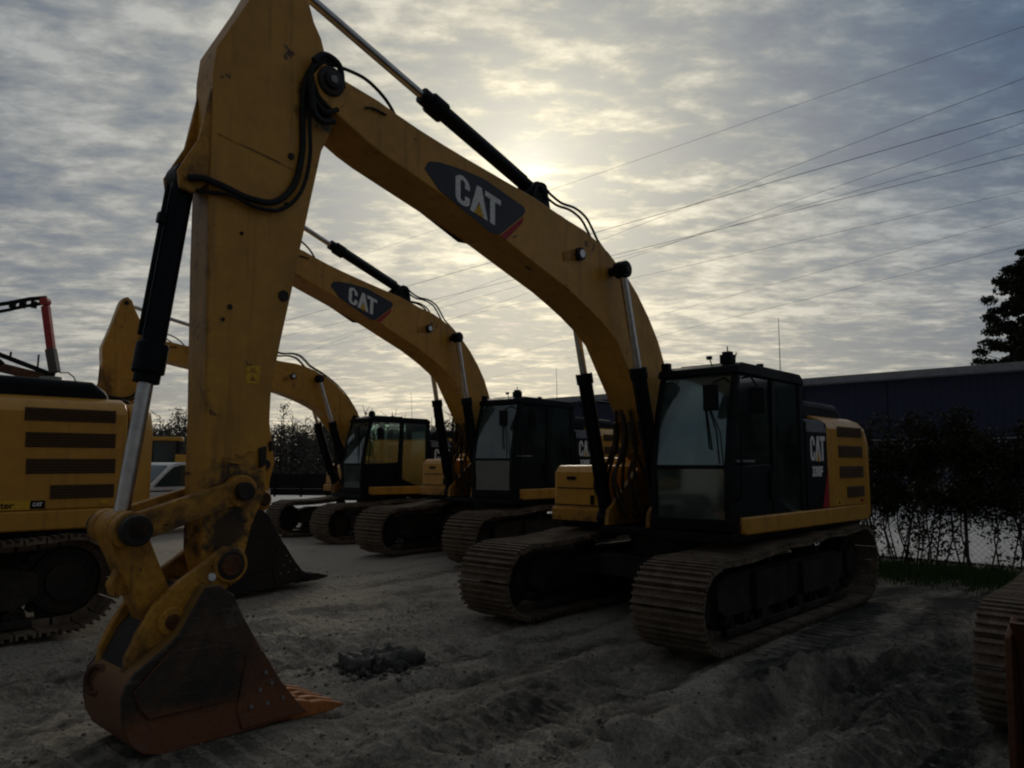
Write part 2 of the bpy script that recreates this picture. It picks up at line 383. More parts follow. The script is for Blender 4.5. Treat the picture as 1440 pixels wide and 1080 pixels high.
def build_excavator(loc,ph,pt,dz,label,group,boom=0.,stick=0.,bucket=0.,scale=1.,number='330F',carter=False,bscale=1.,bmats=None,name='excavator'):
    th=theta(ph); root=empty(name,(loc[0],loc[1],dz),th,label,'excavator',group); root.scale=(scale,)*3
    build_tracks(root,theta(pt)-th)
    a=R(boom)
    fB=lambda p:rot2(p,FOOT,a)
    tip=fB(TIP); sa=R(stick)
    def fS(p):
        q=rot2(p,TIP,sa); return (q[0]-TIP[0]+tip[0],q[1]-TIP[1]+tip[1])
    bp=fS(BPIN); ka=R(bucket)
    def fK(p):
        q=rot2(p,BPIN,ka); return ((q[0]-BPIN[0])*bscale+bp[0],(q[1]-BPIN[1])*bscale+bp[1])
    B3=lambda p,y:(*[fB(p)[0]],y,fB(p)[1]); S3=lambda p,y:(fS(p)[0],y,fS(p)[1]); K3=lambda p,y:(fK(p)[0],y,fK(p)[1])
    # ---- house: deck, skirts
    mb=MB(); mb.box(-2.55,.80,-1.40,1.40,1.035,1.13); mb.box(.801,1.42,.46,1.46,1.04,1.155)
    mb.box(.801,1.25,-.40,.455,1.04,1.13)
    obj('deck_frame',mb,BLK,root,.015)
    mb=MB(); mb.prism([(1.23,1.145),(1.23,1.315),(-2.62,1.315),(-2.62,1.10),(1.15,1.12)],1.405,1.50)
    obj('side_skirt',mb,YELP,root,.02)
    mb=MB(); mb.prism([(-.12,1.145),(-.12,1.30),(-2.62,1.315),(-2.62,1.10),(-.14,1.10)],-1.50,-1.405)
    obj('side_skirt',mb,YELP,root,.02)
    # ---- counterweight
    def arc(Rr,y): return -math.sqrt(Rr*Rr-y*y)
    ys=[1.47-2.94*k/24 for k in range(25)]
    pl=[(-2.63,1.47)]+[(arc(3.22,y)+ (.10 if abs(y)>1.42 else 0),y) for y in ys]+[(-2.63,-1.47)]
    mb=MB(); n=len(pl)
    cx,cy=-2.7,0
    lv=[(1.10,.96),(1.16,1.0),(2.18,1.0),(2.40,.965),(2.49,.90)]
    V=[];Fc=[]
    for z,s_ in lv:
        for (x,y) in pl: V.append((cx+(x-cx)*s_ if x<cx else x,y*s_ if abs(y)>1 else y*s_,z))
    for j in range(len(lv)-1):
        for i in range(n): Fc.append((j*n+i,j*n+(i+1)%n,(j+1)*n+(i+1)%n,(j+1)*n+i))
    Fc.append(tuple(range(n-1,-1,-1))); Fc.append(tuple((len(lv)-1)*n+i for i in range(n)))
    mb.poly(V,Fc); bmesh.ops.recalc_face_normals(mb.bm,faces=mb.bm.faces)
    cw=obj('counterweight',mb,YELP,root,.02)
    for y in (-.7,.7): obj('lifting_eye',MB().ring((-2.82,y,2.50),(0,1,0),.07,.02),DGR,cw)
    # ---- left engine door with louvres
    prof=[(1.485,1.318),(1.485,2.36),(1.40,2.48),(1.25,2.54),(.2,2.56),(.2,1.318)]
    def yzprism(pr,x0,x1):
        m=MB();n=len(pr)
        V=[(x0,y,z) for y,z in pr]+[(x1,y,z) for y,z in pr]
        m.poly(V,[list(range(n)),list(range(2*n-1,n-1,-1))]+[[i,(i+n),(i+1)%n+n,(i+1)%n] for i in range(n)])
        bmesh.ops.recalc_face_normals(m.bm,faces=m.bm.faces); return m
    dr=obj('engine_door',yzprism(prof,-2.60,-1.22),YELP,root,.02)
    for z0,z1,x0,x1 in ((2.26,2.40,-2.46,-1.56),(1.98,2.14,-2.47,-1.58),(1.70,1.86,-2.48,-1.60),(1.43,1.58,-2.48,-1.84)):
        mb=MB(); mb.box(x0,x1,1.486,1.492,z0,z1)
        for k in range(5):
            zz=z0+(z1-z0)*(k+.5)/5; mb.obox(((x0+x1)/2,1.495,zz),(1,0,0),(0,1,-.6),(0,.6,1),(x1-x0)/2-.01,.008,.004)
        obj('louvre',mb,LOUV,dr)
    obj('door_latch',MB().box(-2.42,-2.34,1.486,1.502,1.36,1.40),LETY if carter else REDD,dr,.004)
    if not carter: st=obj('warning_decal',MB().box(-1.60,-1.44,1.486,1.489,1.345,1.42),LETY,dr)
    if not carter: obj('decal_symbol',MB().prism([(-1.57,1.36),(-1.53,1.405),(-1.49,1.36)],1.489,1.491),BLK,st)
    if carter:
        d=obj('dealer_decal',MB().box(-1.66,-.90,1.486,1.4895,1.33,1.425),LETY,dr)
        me=text_mesh('Carter',.095,.002,.001,'decal_lettering',BLK)
        o=link('decal_lettering',me,d); o.rotation_euler=(math.pi/2,0,math.pi); o.location=(-1.38,1.491,1.376)
        d2=obj('maker_badge',MB().box(-1.80,-1.662,1.486,1.490,1.335,1.42),BLK,dr)
        obj('badge_lettering',flat_letters([CATC,CATA,CATT],(-1.685,1.490,1.36),(-.09,0,0),(0,0,.04),(0,1,0),.001),LETW,d2)
    # ---- left black panel with grey strip, CAT badge, model number, red sliver
    if not carter:
        bp_=MB(); V=[(1.48,1.318),(1.48,2.42),(1.40,2.47),(.6,2.48),(.6,1.318)]
        pnl=obj('side_panel',yzprism(V,-1.215,-.53),BLK,root,.015)
        obj('grey_stripe',MB().prism([(-.56,2.30),(-.56,2.425),(-1.10,2.425),(-1.20,2.30)],1.40,1.484),GREYP,pnl)
        obj('maker_lettering',flat_letters([CATC,CATA,CATT],(-.66,1.481,1.93),(-.47,0,0),(0,0,.32),(0,1,0),.004),LETW,pnl)
        obj('maker_triangle',flat_letters([CATTRI],(-.66,1.485,1.925),(-.47,0,0),(0,0,.36),(0,1,0),.003),LETY,pnl)
        me=text_mesh(number,.17,.008,.002,'model_number',LETW); o=link('model_number',me,pnl); o.rotation_euler=(math.pi/2,0,math.pi); o.location=(-.86,1.484,1.79)
        obj('red_sliver',MB().prism([(-1.21,1.84),(-1.21,1.33),(-1.0,1.33)],1.4805,1.484),REDD,pnl)
    else:
        obj('side_panel',yzprism([(1.48,1.318),(1.48,2.36),(1.40,2.48),(.6,2.5),(.6,1.318)],-1.215,-.53),YELP,root,.02)
    # ---- hood, exhaust, handrail
    mb=MB(); mb.prism([(-.75,2.45),(-.80,2.66),(-.95,2.76),(-2.3,2.74),(-2.48,2.62),(-2.50,2.45)],-.95,1.22)
    hood=obj('engine_hood',mb,BLK,root,.09,4)
    obj('exhaust_pipe',MB().tube([(-1.7,-.6,2.7),(-1.7,-.6,3.0),(-1.78,-.6,3.1)],.06,14),DGR,hood)
    mb=MB()
    mb.tube([(-.5,-.6,2.4),(-.5,-.6,2.85),(-.55,-.6,2.9),(-1.2,-.6,2.9),(-1.25,-.6,2.85),(-1.25,-.6,2.4)],.018,8)
    mb.tube([(-.5,-1.35,2.4),(-.5,-1.35,2.85),(-.55,-1.35,2.9),(-1.2,-1.35,2.9),(-1.25,-1.35,2.85),(-1.25,-1.35,2.4)],.018,8)
    mb.tube([(.05,-1.4,1.9),(.05,-1.4,2.75),(0,-1.4,2.8),(-.45,-1.4,2.8),(-.5,-1.4,2.75)],.018,8)
    obj('handrail',mb,BLK,root)
    # ---- right side bodies
    mb=yzprism([(-1.47,1.318),(-1.47,2.30),(-1.38,2.44),(-.40,2.46),(-.40,1.318)],-2.60,-1.0)
    pr=obj('pump_compartment',mb,YELP,root,.02)
    obj('bulkhead',MB().box(-.995,-.985,-1.455,.595,1.136,2.40),BLK,root)
    mb=MB(); mb.box(-.98,-.12,-1.46,-.42,1.135,1.98); obj('hydraulic_tank',mb,YELP,root,.05,3)
    mb=MB(); mb.prism([(.90,1.14),(.88,1.78),(.80,1.87),(-.10,1.87),(-.10,1.14)],-1.47,-.62)
    tb=obj('storage_box',mb,YELP,root,.035,3)
    mb=MB(); mb.obox((.897,-1.16,1.70),(0,1,0),(1,0,.03),(0,0,1),.07,.012,.022); mb.obox((.905,-.80,1.42),(0,1,0),(1,0,.03),(0,0,1),.022,.014,.06)
    obj('box_latch',mb,BLK,tb)
    mb=MB(); mb.box(.898,.905,-1.40,-.68,1.56,1.575); mb.box(.902,.908,-1.47,-.62,1.335,1.35); obj('box_seam',mb,DGR,tb)
    mb=MB(); mb.prism([(.98,1.14),(.98,1.30),(.905,1.32),(.905,1.14)],-1.44,-.64); obj('step',mb,YELD,tb,.01)
    mb=MB(); mb.prism([(.25,1.90),(.28,2.18),(.15,2.26),(-.10,2.27),(-.10,1.90)],-.80,-.42); obj('valve_cover',mb,YELP,root,.04,3)
    # ---- boom foot bracket, valve block and hoses
    mb=MB()
    for y in (-1,1): mb.prism([(-.35,1.14),(.05,2.0),(.25,2.02),(.45,1.95),(1.25,1.32),(1.28,1.14)],y*.30-.03,y*.30+.03)
    obj('boom_bracket',mb,YELD,root,.01)
    mb=MB(); mb.box(-.6,.15,-.27,.27,1.20,1.55); mb.box(-.35,.1,-.2,.2,1.55,1.75); obj('control_valve',mb,DGR,root,.02)
    rr=random.Random(11)
    for k in range(11):
        y=-.52+.1*k+rr.uniform(-.02,.02); p=fB((1.05+.08*(k%3),2.05+.15*(k%2)))
        x0=.75+rr.uniform(-.1,.3)
        hose('hydraulic_hose',[(x0,y*.8-.1,1.2),(x0+.18,y-.1,1.45+rr.uniform(-.1,.1)),(x0+.30,y*.8-.08,1.75),(p[0]+.06,y*.5,p[1]+.0),(p[0]+.12,y*.35,p[1]+.35)],.022,root,HOSE,7)
    # ---- cab
    y0,y1=.47,1.47
    FP=[(1.43,1.17),(1.455,1.45),(1.44,1.86),(1.33,2.5),(1.21,2.90)]
    cab=MB()
    cab.prism([(1.44,1.165),(1.455,1.30),(1.33,1.30),(1.33,1.165)],y0,y1)         # front sill
    cab.box(-.50,1.33,y0,y1,1.165,1.24)                                              # floor
    roof=[(1.25,2.90),(1.22,2.985),(1.10,3.03),(-.42,3.015),(-.52,2.96),(-.53,2.88)]
    for y in (y0,y1):
        a0,a1=(y,y+.075) if y==y0 else (y-.075,y)
        cab.prism([(p[0],p[1]) for p in FP]+[(p[0]-.085,p[1]) for p in FP[::-1]],a0,a1)   # A pillars
        b0,b1=(a0+.003,a1-.003)
        cab.prism([(.42,1.24),(.30,1.24),(.26,2.89),(.36,2.89)],b0,b1)               # B pillars
        cab.box(-.52,-.40,a0,a1,1.241,2.89)                                             # C pillars
        cab.prism([(1.37,1.245),(1.36,1.86),(.425,1.90),(.425,1.245)],b0+.01,b1-.005)     # lower door skins
        cab.prism([(.295,1.245),(.295,1.50),(-.10,1.34),(-.395,1.30),(-.395,1.245)],b0+.01,b1-.005)
    cab.box(-.52,-.46,y0+.076,y1-.076,1.241,1.95); cab.box(-.52,-.46,y0+.076,y1-.076,2.70,2.89)
    cab.prism([(1.449,1.84),(1.449,1.885),(1.40,1.885),(1.40,1.84)],y0+.076,y1-.076)   # bar between the two screens
    cb=obj('cab',cab,BLK,root,.012)
    rf=MB(); rf.prism(roof,y0-.015,y1+.015); rf.box(.2,1.0,y0+.15,y1-.15,3.02,3.055); obj('cab_roof',rf,BLK,cb,.03,3)
    def pane(name,pts,th=.006,mat=None):
        mb=MB();mb.poly(pts,[range(len(pts))]);
        mb.bm.faces.ensure_lookup_table();bmesh.ops.recalc_face_normals(mb.bm,faces=mb.bm.faces)
        r=bmesh.ops.solidify(mb.bm,geom=mb.bm.faces[:],thickness=th); return obj(name,mb,mat or GLS,cb)
    ya,yb=y0+.07,y1-.07
    pane('windshield',[(1.425,ya,1.88),(1.425,yb,1.88),(1.315,yb,2.5),(1.195,yb,2.89),(1.195,ya,2.89),(1.315,ya,2.5)])
    pane('lower_windshield',[(1.42,ya,1.30),(1.42,yb,1.30),(1.425,yb,1.845),(1.425,ya,1.845)])
    for y,nm in ((y1-.03,'door_window'),(y0+.03,'right_window')):
        pane(nm,[(1.345,y,1.865),(.42,y,1.905),(.37,y,2.88),(1.15,y,2.88),(1.24,y,2.5)],mat=GLC)
        pane('rear_side_window',[(.30,y,1.50),(-.10,y,1.34),(-.40,y,1.30),(-.40,y,2.88),(.27,y,2.88)],mat=GLC)
    pane('rear_window',[(-.49,ya,1.95),(-.49,yb,1.95),(-.49,yb,2.70),(-.49,ya,2.70)],mat=GLC)
    mb=MB(); mb.prism([(.10,1.60),(.62,1.62),(.60,1.75),(.12,1.74)],.72,1.22); mb.prism([(.10,1.72),(-.02,2.35),(.08,2.38),(.22,1.74)],.75,1.20); mb.prism([(0.,2.38),(-.02,2.58),(.06,2.6),(.09,2.38)],.85,1.10); mb.box(.15,.5,.8,1.15,1.24,1.60)
    obj('seat',mb,SEATM,cb,.04,3)
    mb=MB()
    for y in (.66,1.28): mb.prism([(.15,1.6),(.75,1.62),(.80,1.86),(.70,1.88),(.15,1.84)],y-.06,y+.06); mb.tube([(.74,y,1.86),(.77,y,2.02)],.018,8); mb.disc(.775,2.04,y-.022,y+.022,.028,12)
    for y in (.86,1.08): mb.tube([(1.1,y,1.24),(1.16,y,1.62)],.014,8); mb.box(1.05,1.25,y-.05,y+.05,1.24,1.30)
    mb.box(1.12,1.24,.58,.78,1.95,2.16)
    obj('controls',mb,SEATM,cb,.01)
    if number=='330F' and not carter and dz==0.0:
        pg=MB(); pg.poly([(1.385,1.10,2.04),(1.385,1.34,2.04),(1.335,1.34,2.30),(1.335,1.10,2.30)],[(0,1,2,3)]); bmesh.ops.solidify(pg.bm,geom=pg.bm.faces[:],thickness=.004); obj('paper_sheet',pg,PAPER,cb)
    def mirror(c,n,arm):
        mb=MB(); n=Vector(n).normalized();side=n.cross(Vector((0,0,1))).normalized()
        mb.obox(c,side,n,(0,0,1),.085,.025,.145); mb.obox(Vector(c)-n*.027,side,n,(0,0,1),.035,.012,.04)
        o=obj('mirror',mb,BLK,cb,.02,3)
        obj('mirror_arm',MB().tube(arm,.012,8),BLK,o)
    mirror((1.47,1.28,2.62),(1,.1,0),[(1.26,1.40,2.80),(1.36,1.38,2.84),(1.44,1.29,2.78)])
    mirror((1.02,1.60,2.60),(1,.25,0),[(1.10,1.46,2.85),(1.08,1.56,2.86),(1.02,1.60,2.76)])
    mb=MB(); mb.tube([(1.465,1.36,1.90),(1.40,1.30,2.25),(1.33,1.18,2.5)],.009,6); mb.bar((1.42,1.22,2.06),(1.31,1.12,2.55),.006,.01); obj('wiper',mb,BLK,cb)
    obj('door_handle',MB().box(.46,.50,1.465,1.495,1.50,1.80),BLK,cb,.004)
    mb=MB(); mb.tube([(1.30,1.47,1.50),(1.30,1.52,1.55),(1.24,1.52,2.35),(1.22,1.47,2.4)],.013,8); obj('grab_rail',mb,BLK,cb)
    obj('door_label',MB().box(.86,1.30,1.466,1.470,1.915,1.94),GREYP,cb)
    mb=MB(); mb.box(1.02,1.14,1.22,1.36,3.032,3.13); mb.box(1.04,1.12,1.24,1.34,3.13,3.165); mb.tube([(1.08,1.29,3.16),(1.08,1.29,3.23)],.008,6); mb.tube([(1.1,1.37,3.02),(1.12,1.42,3.14)],.008,6); mb.tube([(1.1,1.1,3.02),(1.12,1.08,3.12)],.008,6); mb.box(1.10,1.14,1.05,1.11,3.09,3.13)
    obj('work_light',mb,BLK,cb,.008)
    mb=MB(); mb.box(1.10,1.18,.47,.57,3.0,3.09); mb.box(.55,.61,1.40,1.47,3.02,3.06); obj('roof_light',mb,BLK,cb,.008)
    obj('antenna',MB().tube([(.0,1.42,3.0),(.02,1.43,3.35),(.05,1.44,3.68)],[.006,.0045,.0035],5),BLK,cb)
    # ---- boom
    top=[(5.76,5.17),(5.6,5.10),(5.40,5.07),(5.21,5.04),(5.02,4.99),(4.75,4.93),(4.47,4.88),(4.16,4.83),(3.67,4.76),(3.17,4.69),(2.7,4.59),(2.35,4.53),(2.1,4.45),(1.88,4.36),(1.69,4.24),(1.48,4.11),(1.3,3.96),(1.06,3.70),(.86,3.43),(.72,3.15),(.55,2.75),(.30,2.25),(.06,1.98)]
    foot=[(.02,1.80),(.08,1.65),(.25,1.58),(.42,1.64),(.55,1.75)]
    bot=[(1.0,2.02),(1.10,2.25),(1.19,2.53),(1.36,2.78),(1.53,3.01),(1.75,3.32),(1.97,3.47),(2.21,3.60),(2.45,3.71),(2.71,3.82),(3.24,4.0),(3.67,4.15),(4.31,4.34),(4.75,4.46),(5.15,4.57),(5.32,4.63),(5.64,4.78),(5.80,4.88),(5.86,5.03)]
    out=[fB(p) for p in top+foot+bot]
    mb=MB(); mb.prism(out,-.235,.235)
    bm_=obj('boom',mb,YEL,root,.012)
    mb=MB(); mb.disc(*fB(TIP),-.29,.29,.07,20); mb.disc(*fB(TIP),-.262,.262,.125,24); obj('pivot_pin',mb,DGR,bm_,.012)
    obj('pin_cap',MB().disc(*fB(TIP),.291,.30,.035,14),GREYS,bm_,.004)
    obj('pivot_pin',MB().disc(*fB((1.85,4.13)),-.50,.50,.055,18),DGR,bm_,.006)
    obj('pivot_pin',MB().disc(*fB(FOOT),-.34,.34,.09,18),DGR,bm_,.006)
    mb=MB()
    for y in (-.12,.12): mb.prism([fB(p) for p in ((3.30,4.68),(3.05,4.93),(2.94,4.95),(2.86,4.88),(2.80,4.60))],y-.02,y+.02)
    mb.disc(*fB((2.95,4.88)),-.17,.17,.05,16); obj('cylinder_lug',mb,BLK,bm_,.006)
    dec=[(4.69,4.58),(4.64,4.66),(4.51,4.69),(4.25,4.70),(3.94,4.69),(3.36,4.55),(3.33,4.51),(3.37,4.45),(3.71,4.175),(3.84,4.165),(4.51,4.42)]
    pq=obj('logo_plate',MB().prism([fB(p) for p in dec],.2355,.239),NAVY,bm_)
    o=fB((4.31,4.37)); ux=fB((3.70,4.235)); vx=fB((4.31,4.66))
    O=(o[0],.239,o[1]); U=(ux[0]-o[0],0,ux[1]-o[1]); Vv=(vx[0]-o[0],0,vx[1]-o[1])
    obj('maker_lettering',flat_letters([CATC,CATA,CATT],O,U,Vv,(0,1,0),.002),LETW,pq)
    obj('maker_triangle',flat_letters([CATTRI],(O[0],.241,O[2]),U,Vv,(0,1,0),.002),LETY,pq)
    obj('red_sliver',MB().prism([fB(p) for p in ((3.36,4.44),(3.70,4.165),(3.62,4.14),(3.38,4.37))],.2355,.238),REDD,bm_)
    pq2=obj('logo_plate',MB().prism([fB(p) for p in dec],-.239,-.2355),NAVY,bm_)
    o=fB((3.70,4.235)); ux=fB((4.31,4.37)); vx=fB((3.70,4.52)); 
    obj('maker_lettering',flat_letters([CATC,CATA,CATT],(o[0],-.239,o[1]),(ux[0]-o[0],0,ux[1]-o[1]),(vx[0]-o[0],0,vx[1]-o[1]),(0,-1,0),.002),LETW,pq2)
    mb=MB(); mb.disc(*fB((2.46,4.22)),.236,.29,.075,20); mb.disc(*fB((2.46,4.22)),.29,.30,.05,16); wl=obj('boom_light',mb,DGR,bm_,.01)
    obj('light_lens',MB().disc(*fB((2.46,4.22)),.30,.304,.046,16),CHR,wl)
    obj('light_bracket',MB().prism([fB(p) for p in ((2.52,4.16),(2.52,4.27),(2.72,4.20),(2.72,4.10))],.236,.25),YELD,bm_)
    # pipes and hoses along the boom
    for y in (-.17,-.11,.06,.13):
        L=[(2.98,4.78),(2.92,4.88),(2.80,4.83),(2.62,4.78),(2.38,4.78),(2.18,4.72),(2.05,4.60),(1.92,4.46),(1.60,4.26),(1.25,3.98),(.95,3.63),(.70,3.2)]
        hose('hydraulic_pipe',[B3((p[0],p[1]+.02*math.sin(9*y)),y) for p in L],.015,bm_,None,7)
    hose('hydraulic_pipe',[B3(p,.16) for p in ((3.12,4.74),(3.05,4.87),(2.95,4.87),(2.90,4.75))],.014,bm_,None,7)
    hose('tip_hose',[B3(p,.16) for p in ((5.88,5.02),(5.80,5.14),(5.66,5.22),(5.45,5.24),(5.27,5.22),(5.08,5.12),(4.95,4.98))],.015,bm_)
    hose('tip_hose',[B3(p,-.1) for p in ((5.80,5.10),(5.62,5.25),(5.45,5.22),(5.27,5.17),(5.02,4.98))],.015,bm_)
    hose('tip_hose',[B3(p,.25) for p in ((5.36,4.92),(5.28,4.94),(5.14,4.93))],.010,bm_)
    # ---- boom cylinders
    for y in (.40,-.40):
        lo=Vector((1.12,y,1.22)); hi=Vector(B3((1.85,4.13),y)); d=(hi-lo).normalized(); L=(hi-lo).length
        mb=MB(); mb.tube([lo,lo+d*L*.60],.088,18); mb.tube([lo+d*L*.57,lo+d*L*.615],.105,18); mb.disc(lo.x,lo.z,y-.09,y+.09,.11,18)
        mb.tube([lo+d*.35+Vector((.12,0,.02)),lo+d*L*.55+Vector((.12,0,.02))],.018,7)
        c=obj('boom_cylinder',mb,BLK,root,.008)
        r=obj('cylinder_rod',MB().tube([lo+d*L*.58,hi],.046,16),CHR,c)
        mb=MB(); mb.disc(hi.x,hi.z,y-.07,y+.07,.10,18); obj('rod_eye',mb,BLK,c,.008)
    # ---- stick cylinder
    lo=Vector(B3((2.95,4.88),0)); hi=Vector(S3(APEX,0)); d=(hi-lo).normalized(); L=(hi-lo).length; nb=1.55
    mb=MB(); mb.tube([lo,lo+d*nb],.076,18); mb.tube([lo+d*(nb-.16),lo+d*(nb+.02)],.105,14); mb.tube([lo+d*(nb+.02),lo+d*(nb+.13)],.082,14)
    mb.disc(lo.x,lo.z,-.09,.09,.09,18); mb.tube([lo+d*.1+Vector((0,.0,.1)),lo+d*(nb-.1)+Vector((0,0,.1))],.014,7)
    c=obj('stick_cylinder',mb,BLK,root,.006)
    obj('cylinder_rod',MB().tube([lo+d*(nb+.05),hi],.042,16),CHR,c)
    obj('rod_eye',MB().disc(hi.x,hi.z,-.06,.06,.09,18),BLK,c,.006)
    # ---- stick
    W=.15
    front=[(6.38,5.47),(6.62,4.99),(6.64,4.79),(6.635,4.07),(6.63,3.39),(6.60,2.2),(6.60,1.87),(6.59,1.30),(6.54,1.10),(6.43,1.07)]
    back=[(6.32,1.10),(6.27,1.22),(6.22,1.45),(6.11,1.70),(6.12,1.95),(6.12,2.31),(6.10,2.44),(6.02,2.88),(5.92,3.37),(5.88,3.60),(5.80,4.01),(5.71,4.46),(5.62,4.66),(5.56,4.90),(5.58,5.14),(5.70,5.30),(5.74,5.42),(5.81,5.53),(5.90,5.78),(5.94,5.97),(6.02,6.05),(6.11,6.03),(6.17,5.95)]
    so=[fS(p) for p in front+back]
    sk=obj('stick',MB().prism(so,-W,W),STK,root,.012)
    for p,w,r_ in ((BPIN,.29,.10),(RPIN,.30,.065),(APEX,.17,.05)): obj('pivot_pin',MB().disc(*fS(p),-w,w,r_,20),DGR,sk,.008)
    mb=MB()
    for y in (-.115,.115): mb.prism([fS(p) for p in ((6.63,4.72),(6.72,4.25),(6.86,3.98),(6.84,3.86),(6.74,3.84),(6.63,3.95))],y-.02,y+.02)
    obj('cylinder_bracket',mb,YELD,sk,.008)
    wd=obj('warning_decal',MB().prism([fS(p) for p in ((6.30,2.63),(6.19,2.64),(6.20,2.50),(6.31,2.50))],.1505,.153),LETY,sk)
    obj('decal_symbol',MB().prism([fS(p) for p in ((6.275,2.52),(6.22,2.52),(6.25,2.56))],.153,.1545).prism([fS(p) for p in ((6.285,2.58),(6.215,2.58),(6.25,2.62))],.153,.1545),YELD,wd)
    mb=MB(); mb.prism([fS(p) for p in ((6.59,4.335),(5.81,4.215),(5.81,4.20),(6.59,4.32))],.1505,.1535); obj('weld_seam',mb,YELD,sk)
    for p,r_ in (((6.02,3.93),.018),((6.38,3.62),.014),((5.99,4.33),.028),((6.45,3.05),.02),((6.02,3.20),.045),((6.5,2.95),.015)): obj('grease_fitting',MB().disc(*fS(p),W,W+.012,r_,10),DGR,sk,.003)
    obj('weld_scar',MB().prism([fS(p) for p in ((6.47,1.92),(6.30,1.90),(6.22,1.99),(6.26,2.0),(6.32,1.945),(6.46,1.955))],W,W+.006),YELD,sk)
    obj('hose_clamp',MB().prism([fS(p) for p in ((6.19,2.02),(6.13,2.04),(6.13,1.90),(6.18,1.87))],W,W+.03),DGR,sk,.008)
    hp=[(5.64,4.98),(5.70,5.16),(5.82,5.14),(5.90,4.98),(5.91,4.70),(5.90,4.40),(5.97,4.10),(6.14,3.91),(6.36,3.88),(6.54,3.92),(6.69,3.95),(6.80,3.93)]
    hose('hydraulic_hose',[S3(p,.185+.02*math.sin(i)) for i,p in enumerate(hp)],.026,sk)
    hose('hydraulic_hose',[S3((p[0]-.05,p[1]-.05),.20) for p in hp[:-2]]+[S3((6.73,3.86),.14)],.016,sk)
    for k,lp_ in enumerate((((5.56,4.88),(5.66,4.80),(5.80,4.88),(5.87,5.05),(5.80,5.18),(5.66,5.20)),((5.62,4.82),(5.74,4.76),(5.86,4.86),(5.88,5.02)),((5.58,5.02),(5.62,5.2),(5.76,5.24),(5.86,5.15)),((5.66,4.70),(5.78,4.66),(5.86,4.74),(5.885,4.95)))): hose('joint_hose',[S3(p,.21+.012*k) for p in lp_],.026,sk)
    # ---- bucket cylinder
    # link pivot from the two circles round the stick pin and the bucket pin
    P0=Vector(fS(RPIN));P1=Vector(fK(KPIN));r0=math.dist(RPIN,LPIN);r1=math.dist(KPIN,LPIN)
    dd=(P1-P0).length;aa=(r0*r0-r1*r1+dd*dd)/(2*dd);hh=math.sqrt(max(0,r0*r0-aa*aa));e=(P1-P0)/dd;nrm=Vector((-e.y,e.x))
    c1=P0+e*aa+nrm*hh;c2=P0+e*aa-nrm*hh; ref=Vector(fS(LPIN)); lp=c1 if (c1-ref).length<(c2-ref).length else c2
    lo=Vector(S3((6.76,3.98),0)); hi=Vector((lp.x,0,lp.y)); d=(hi-lo).normalized(); L=(hi-lo).length; nb=L*.56
    mb=MB(); mb.tube([lo-d*.05,lo+d*nb],.080,20); mb.tube([lo+d*(nb-.16),lo+d*(nb+.05)],.108,16); mb.tube([lo+d*(nb+.05),lo+d*(nb+.12)],.088,16); mb.disc(lo.x,lo.z,-.095,.095,.10,18)
    sd=Vector((d.z,0,-d.x)); mb.tube([lo+d*.1+sd*-.1,lo+d*(nb-.2)+sd*-.1],.018,7); mb.obox(lo+d*.35+sd*-.1,d,sd,(0,1,0),.04,.03,.03)
    c=obj('bucket_cylinder',mb,BLK,root,.008)
    obj('cylinder_rod',MB().tube([lo+d*(nb+.1),hi],.052,18),CHR,c)
    obj('rod_eye',MB().disc(hi.x,hi.z,-.08,.08,.115,20),YELD,c,.008)
    # ---- linkage
    def linkplate(p,q,w0,w1,ya_,yb_):
        p=Vector(p);q=Vector(q);e=(q-p).normalized();n_=Vector((-e.y,e.x));pts=[]
        for k in range(9): t=math.pi/2+math.pi*k/8; pts.append(tuple(p+(e*math.cos(t)+n_*math.sin(t))*w0))
        for k in range(9): t=-math.pi/2+math.pi*k/8; pts.append(tuple(q+(e*math.cos(t)+n_*math.sin(t))*w1))
        return pts
    for y in (.19,-.19):
        mb=MB(); mb.prism(linkplate(fS(RPIN),lp,.085,.095,0,0),y-.035,y+.035); mb.disc(lp.x,lp.y,y-.05,y+.05,.12,20); mb.disc(*fS(RPIN),y-.045,y+.045,.115,20)
        mb.disc(*fS(RPIN),y-.065,y+.065,.06,14)
        obj('rocker_link',mb,YELD,root,.01)
    mb=MB(); mb.prism(linkplate(lp,fK(KPIN),.12,.11,0,0),-.115,.115); mb.disc(lp.x,lp.y,-.33,.33,.07,18); mb.disc(*fK(KPIN),-.25,.25,.06,18)
    mm=(Vector(lp)+Vector(fK(KPIN)))/2; q=Vector(fK(KPIN));e=(q-Vector(lp)).normalized();n_=Vector((e.y,-e.x))
    if n_.x<0: n_=-n_
    mb.prism([tuple(mm+n_*.08+e*.1),tuple(mm+n_*.08-e*.12),tuple(mm+n_*.2-e*.02),tuple(mm+n_*.2+e*.06)],-.05,.05)
    bl=obj('bucket_link',mb,YELD,root,.012)
    for y in (-.33,.25): obj('pin_collar',MB().disc(lp.x,lp.y,y,y+.08,.10,20),DGR,bl,.01)
    # ---- bucket
    SH,SD,TT=bmats or (BKS,BKT,ORST)
    BW=.35*bscale; BO=.05
    YB=lambda y:y+BO
    oc=[(6.50,1.04),(6.56,1.09),(6.66,1.085),(6.74,.95),(6.83,.80),(6.92,.73),(7.02,.66),(7.09,.615),(7.14,.55),(7.165,.47),(7.16,.38),(7.14,.27),(7.09,.175),(7.02,.115),(6.92,.085),(6.45,.088),(6.0,.10),(5.86,.105)]
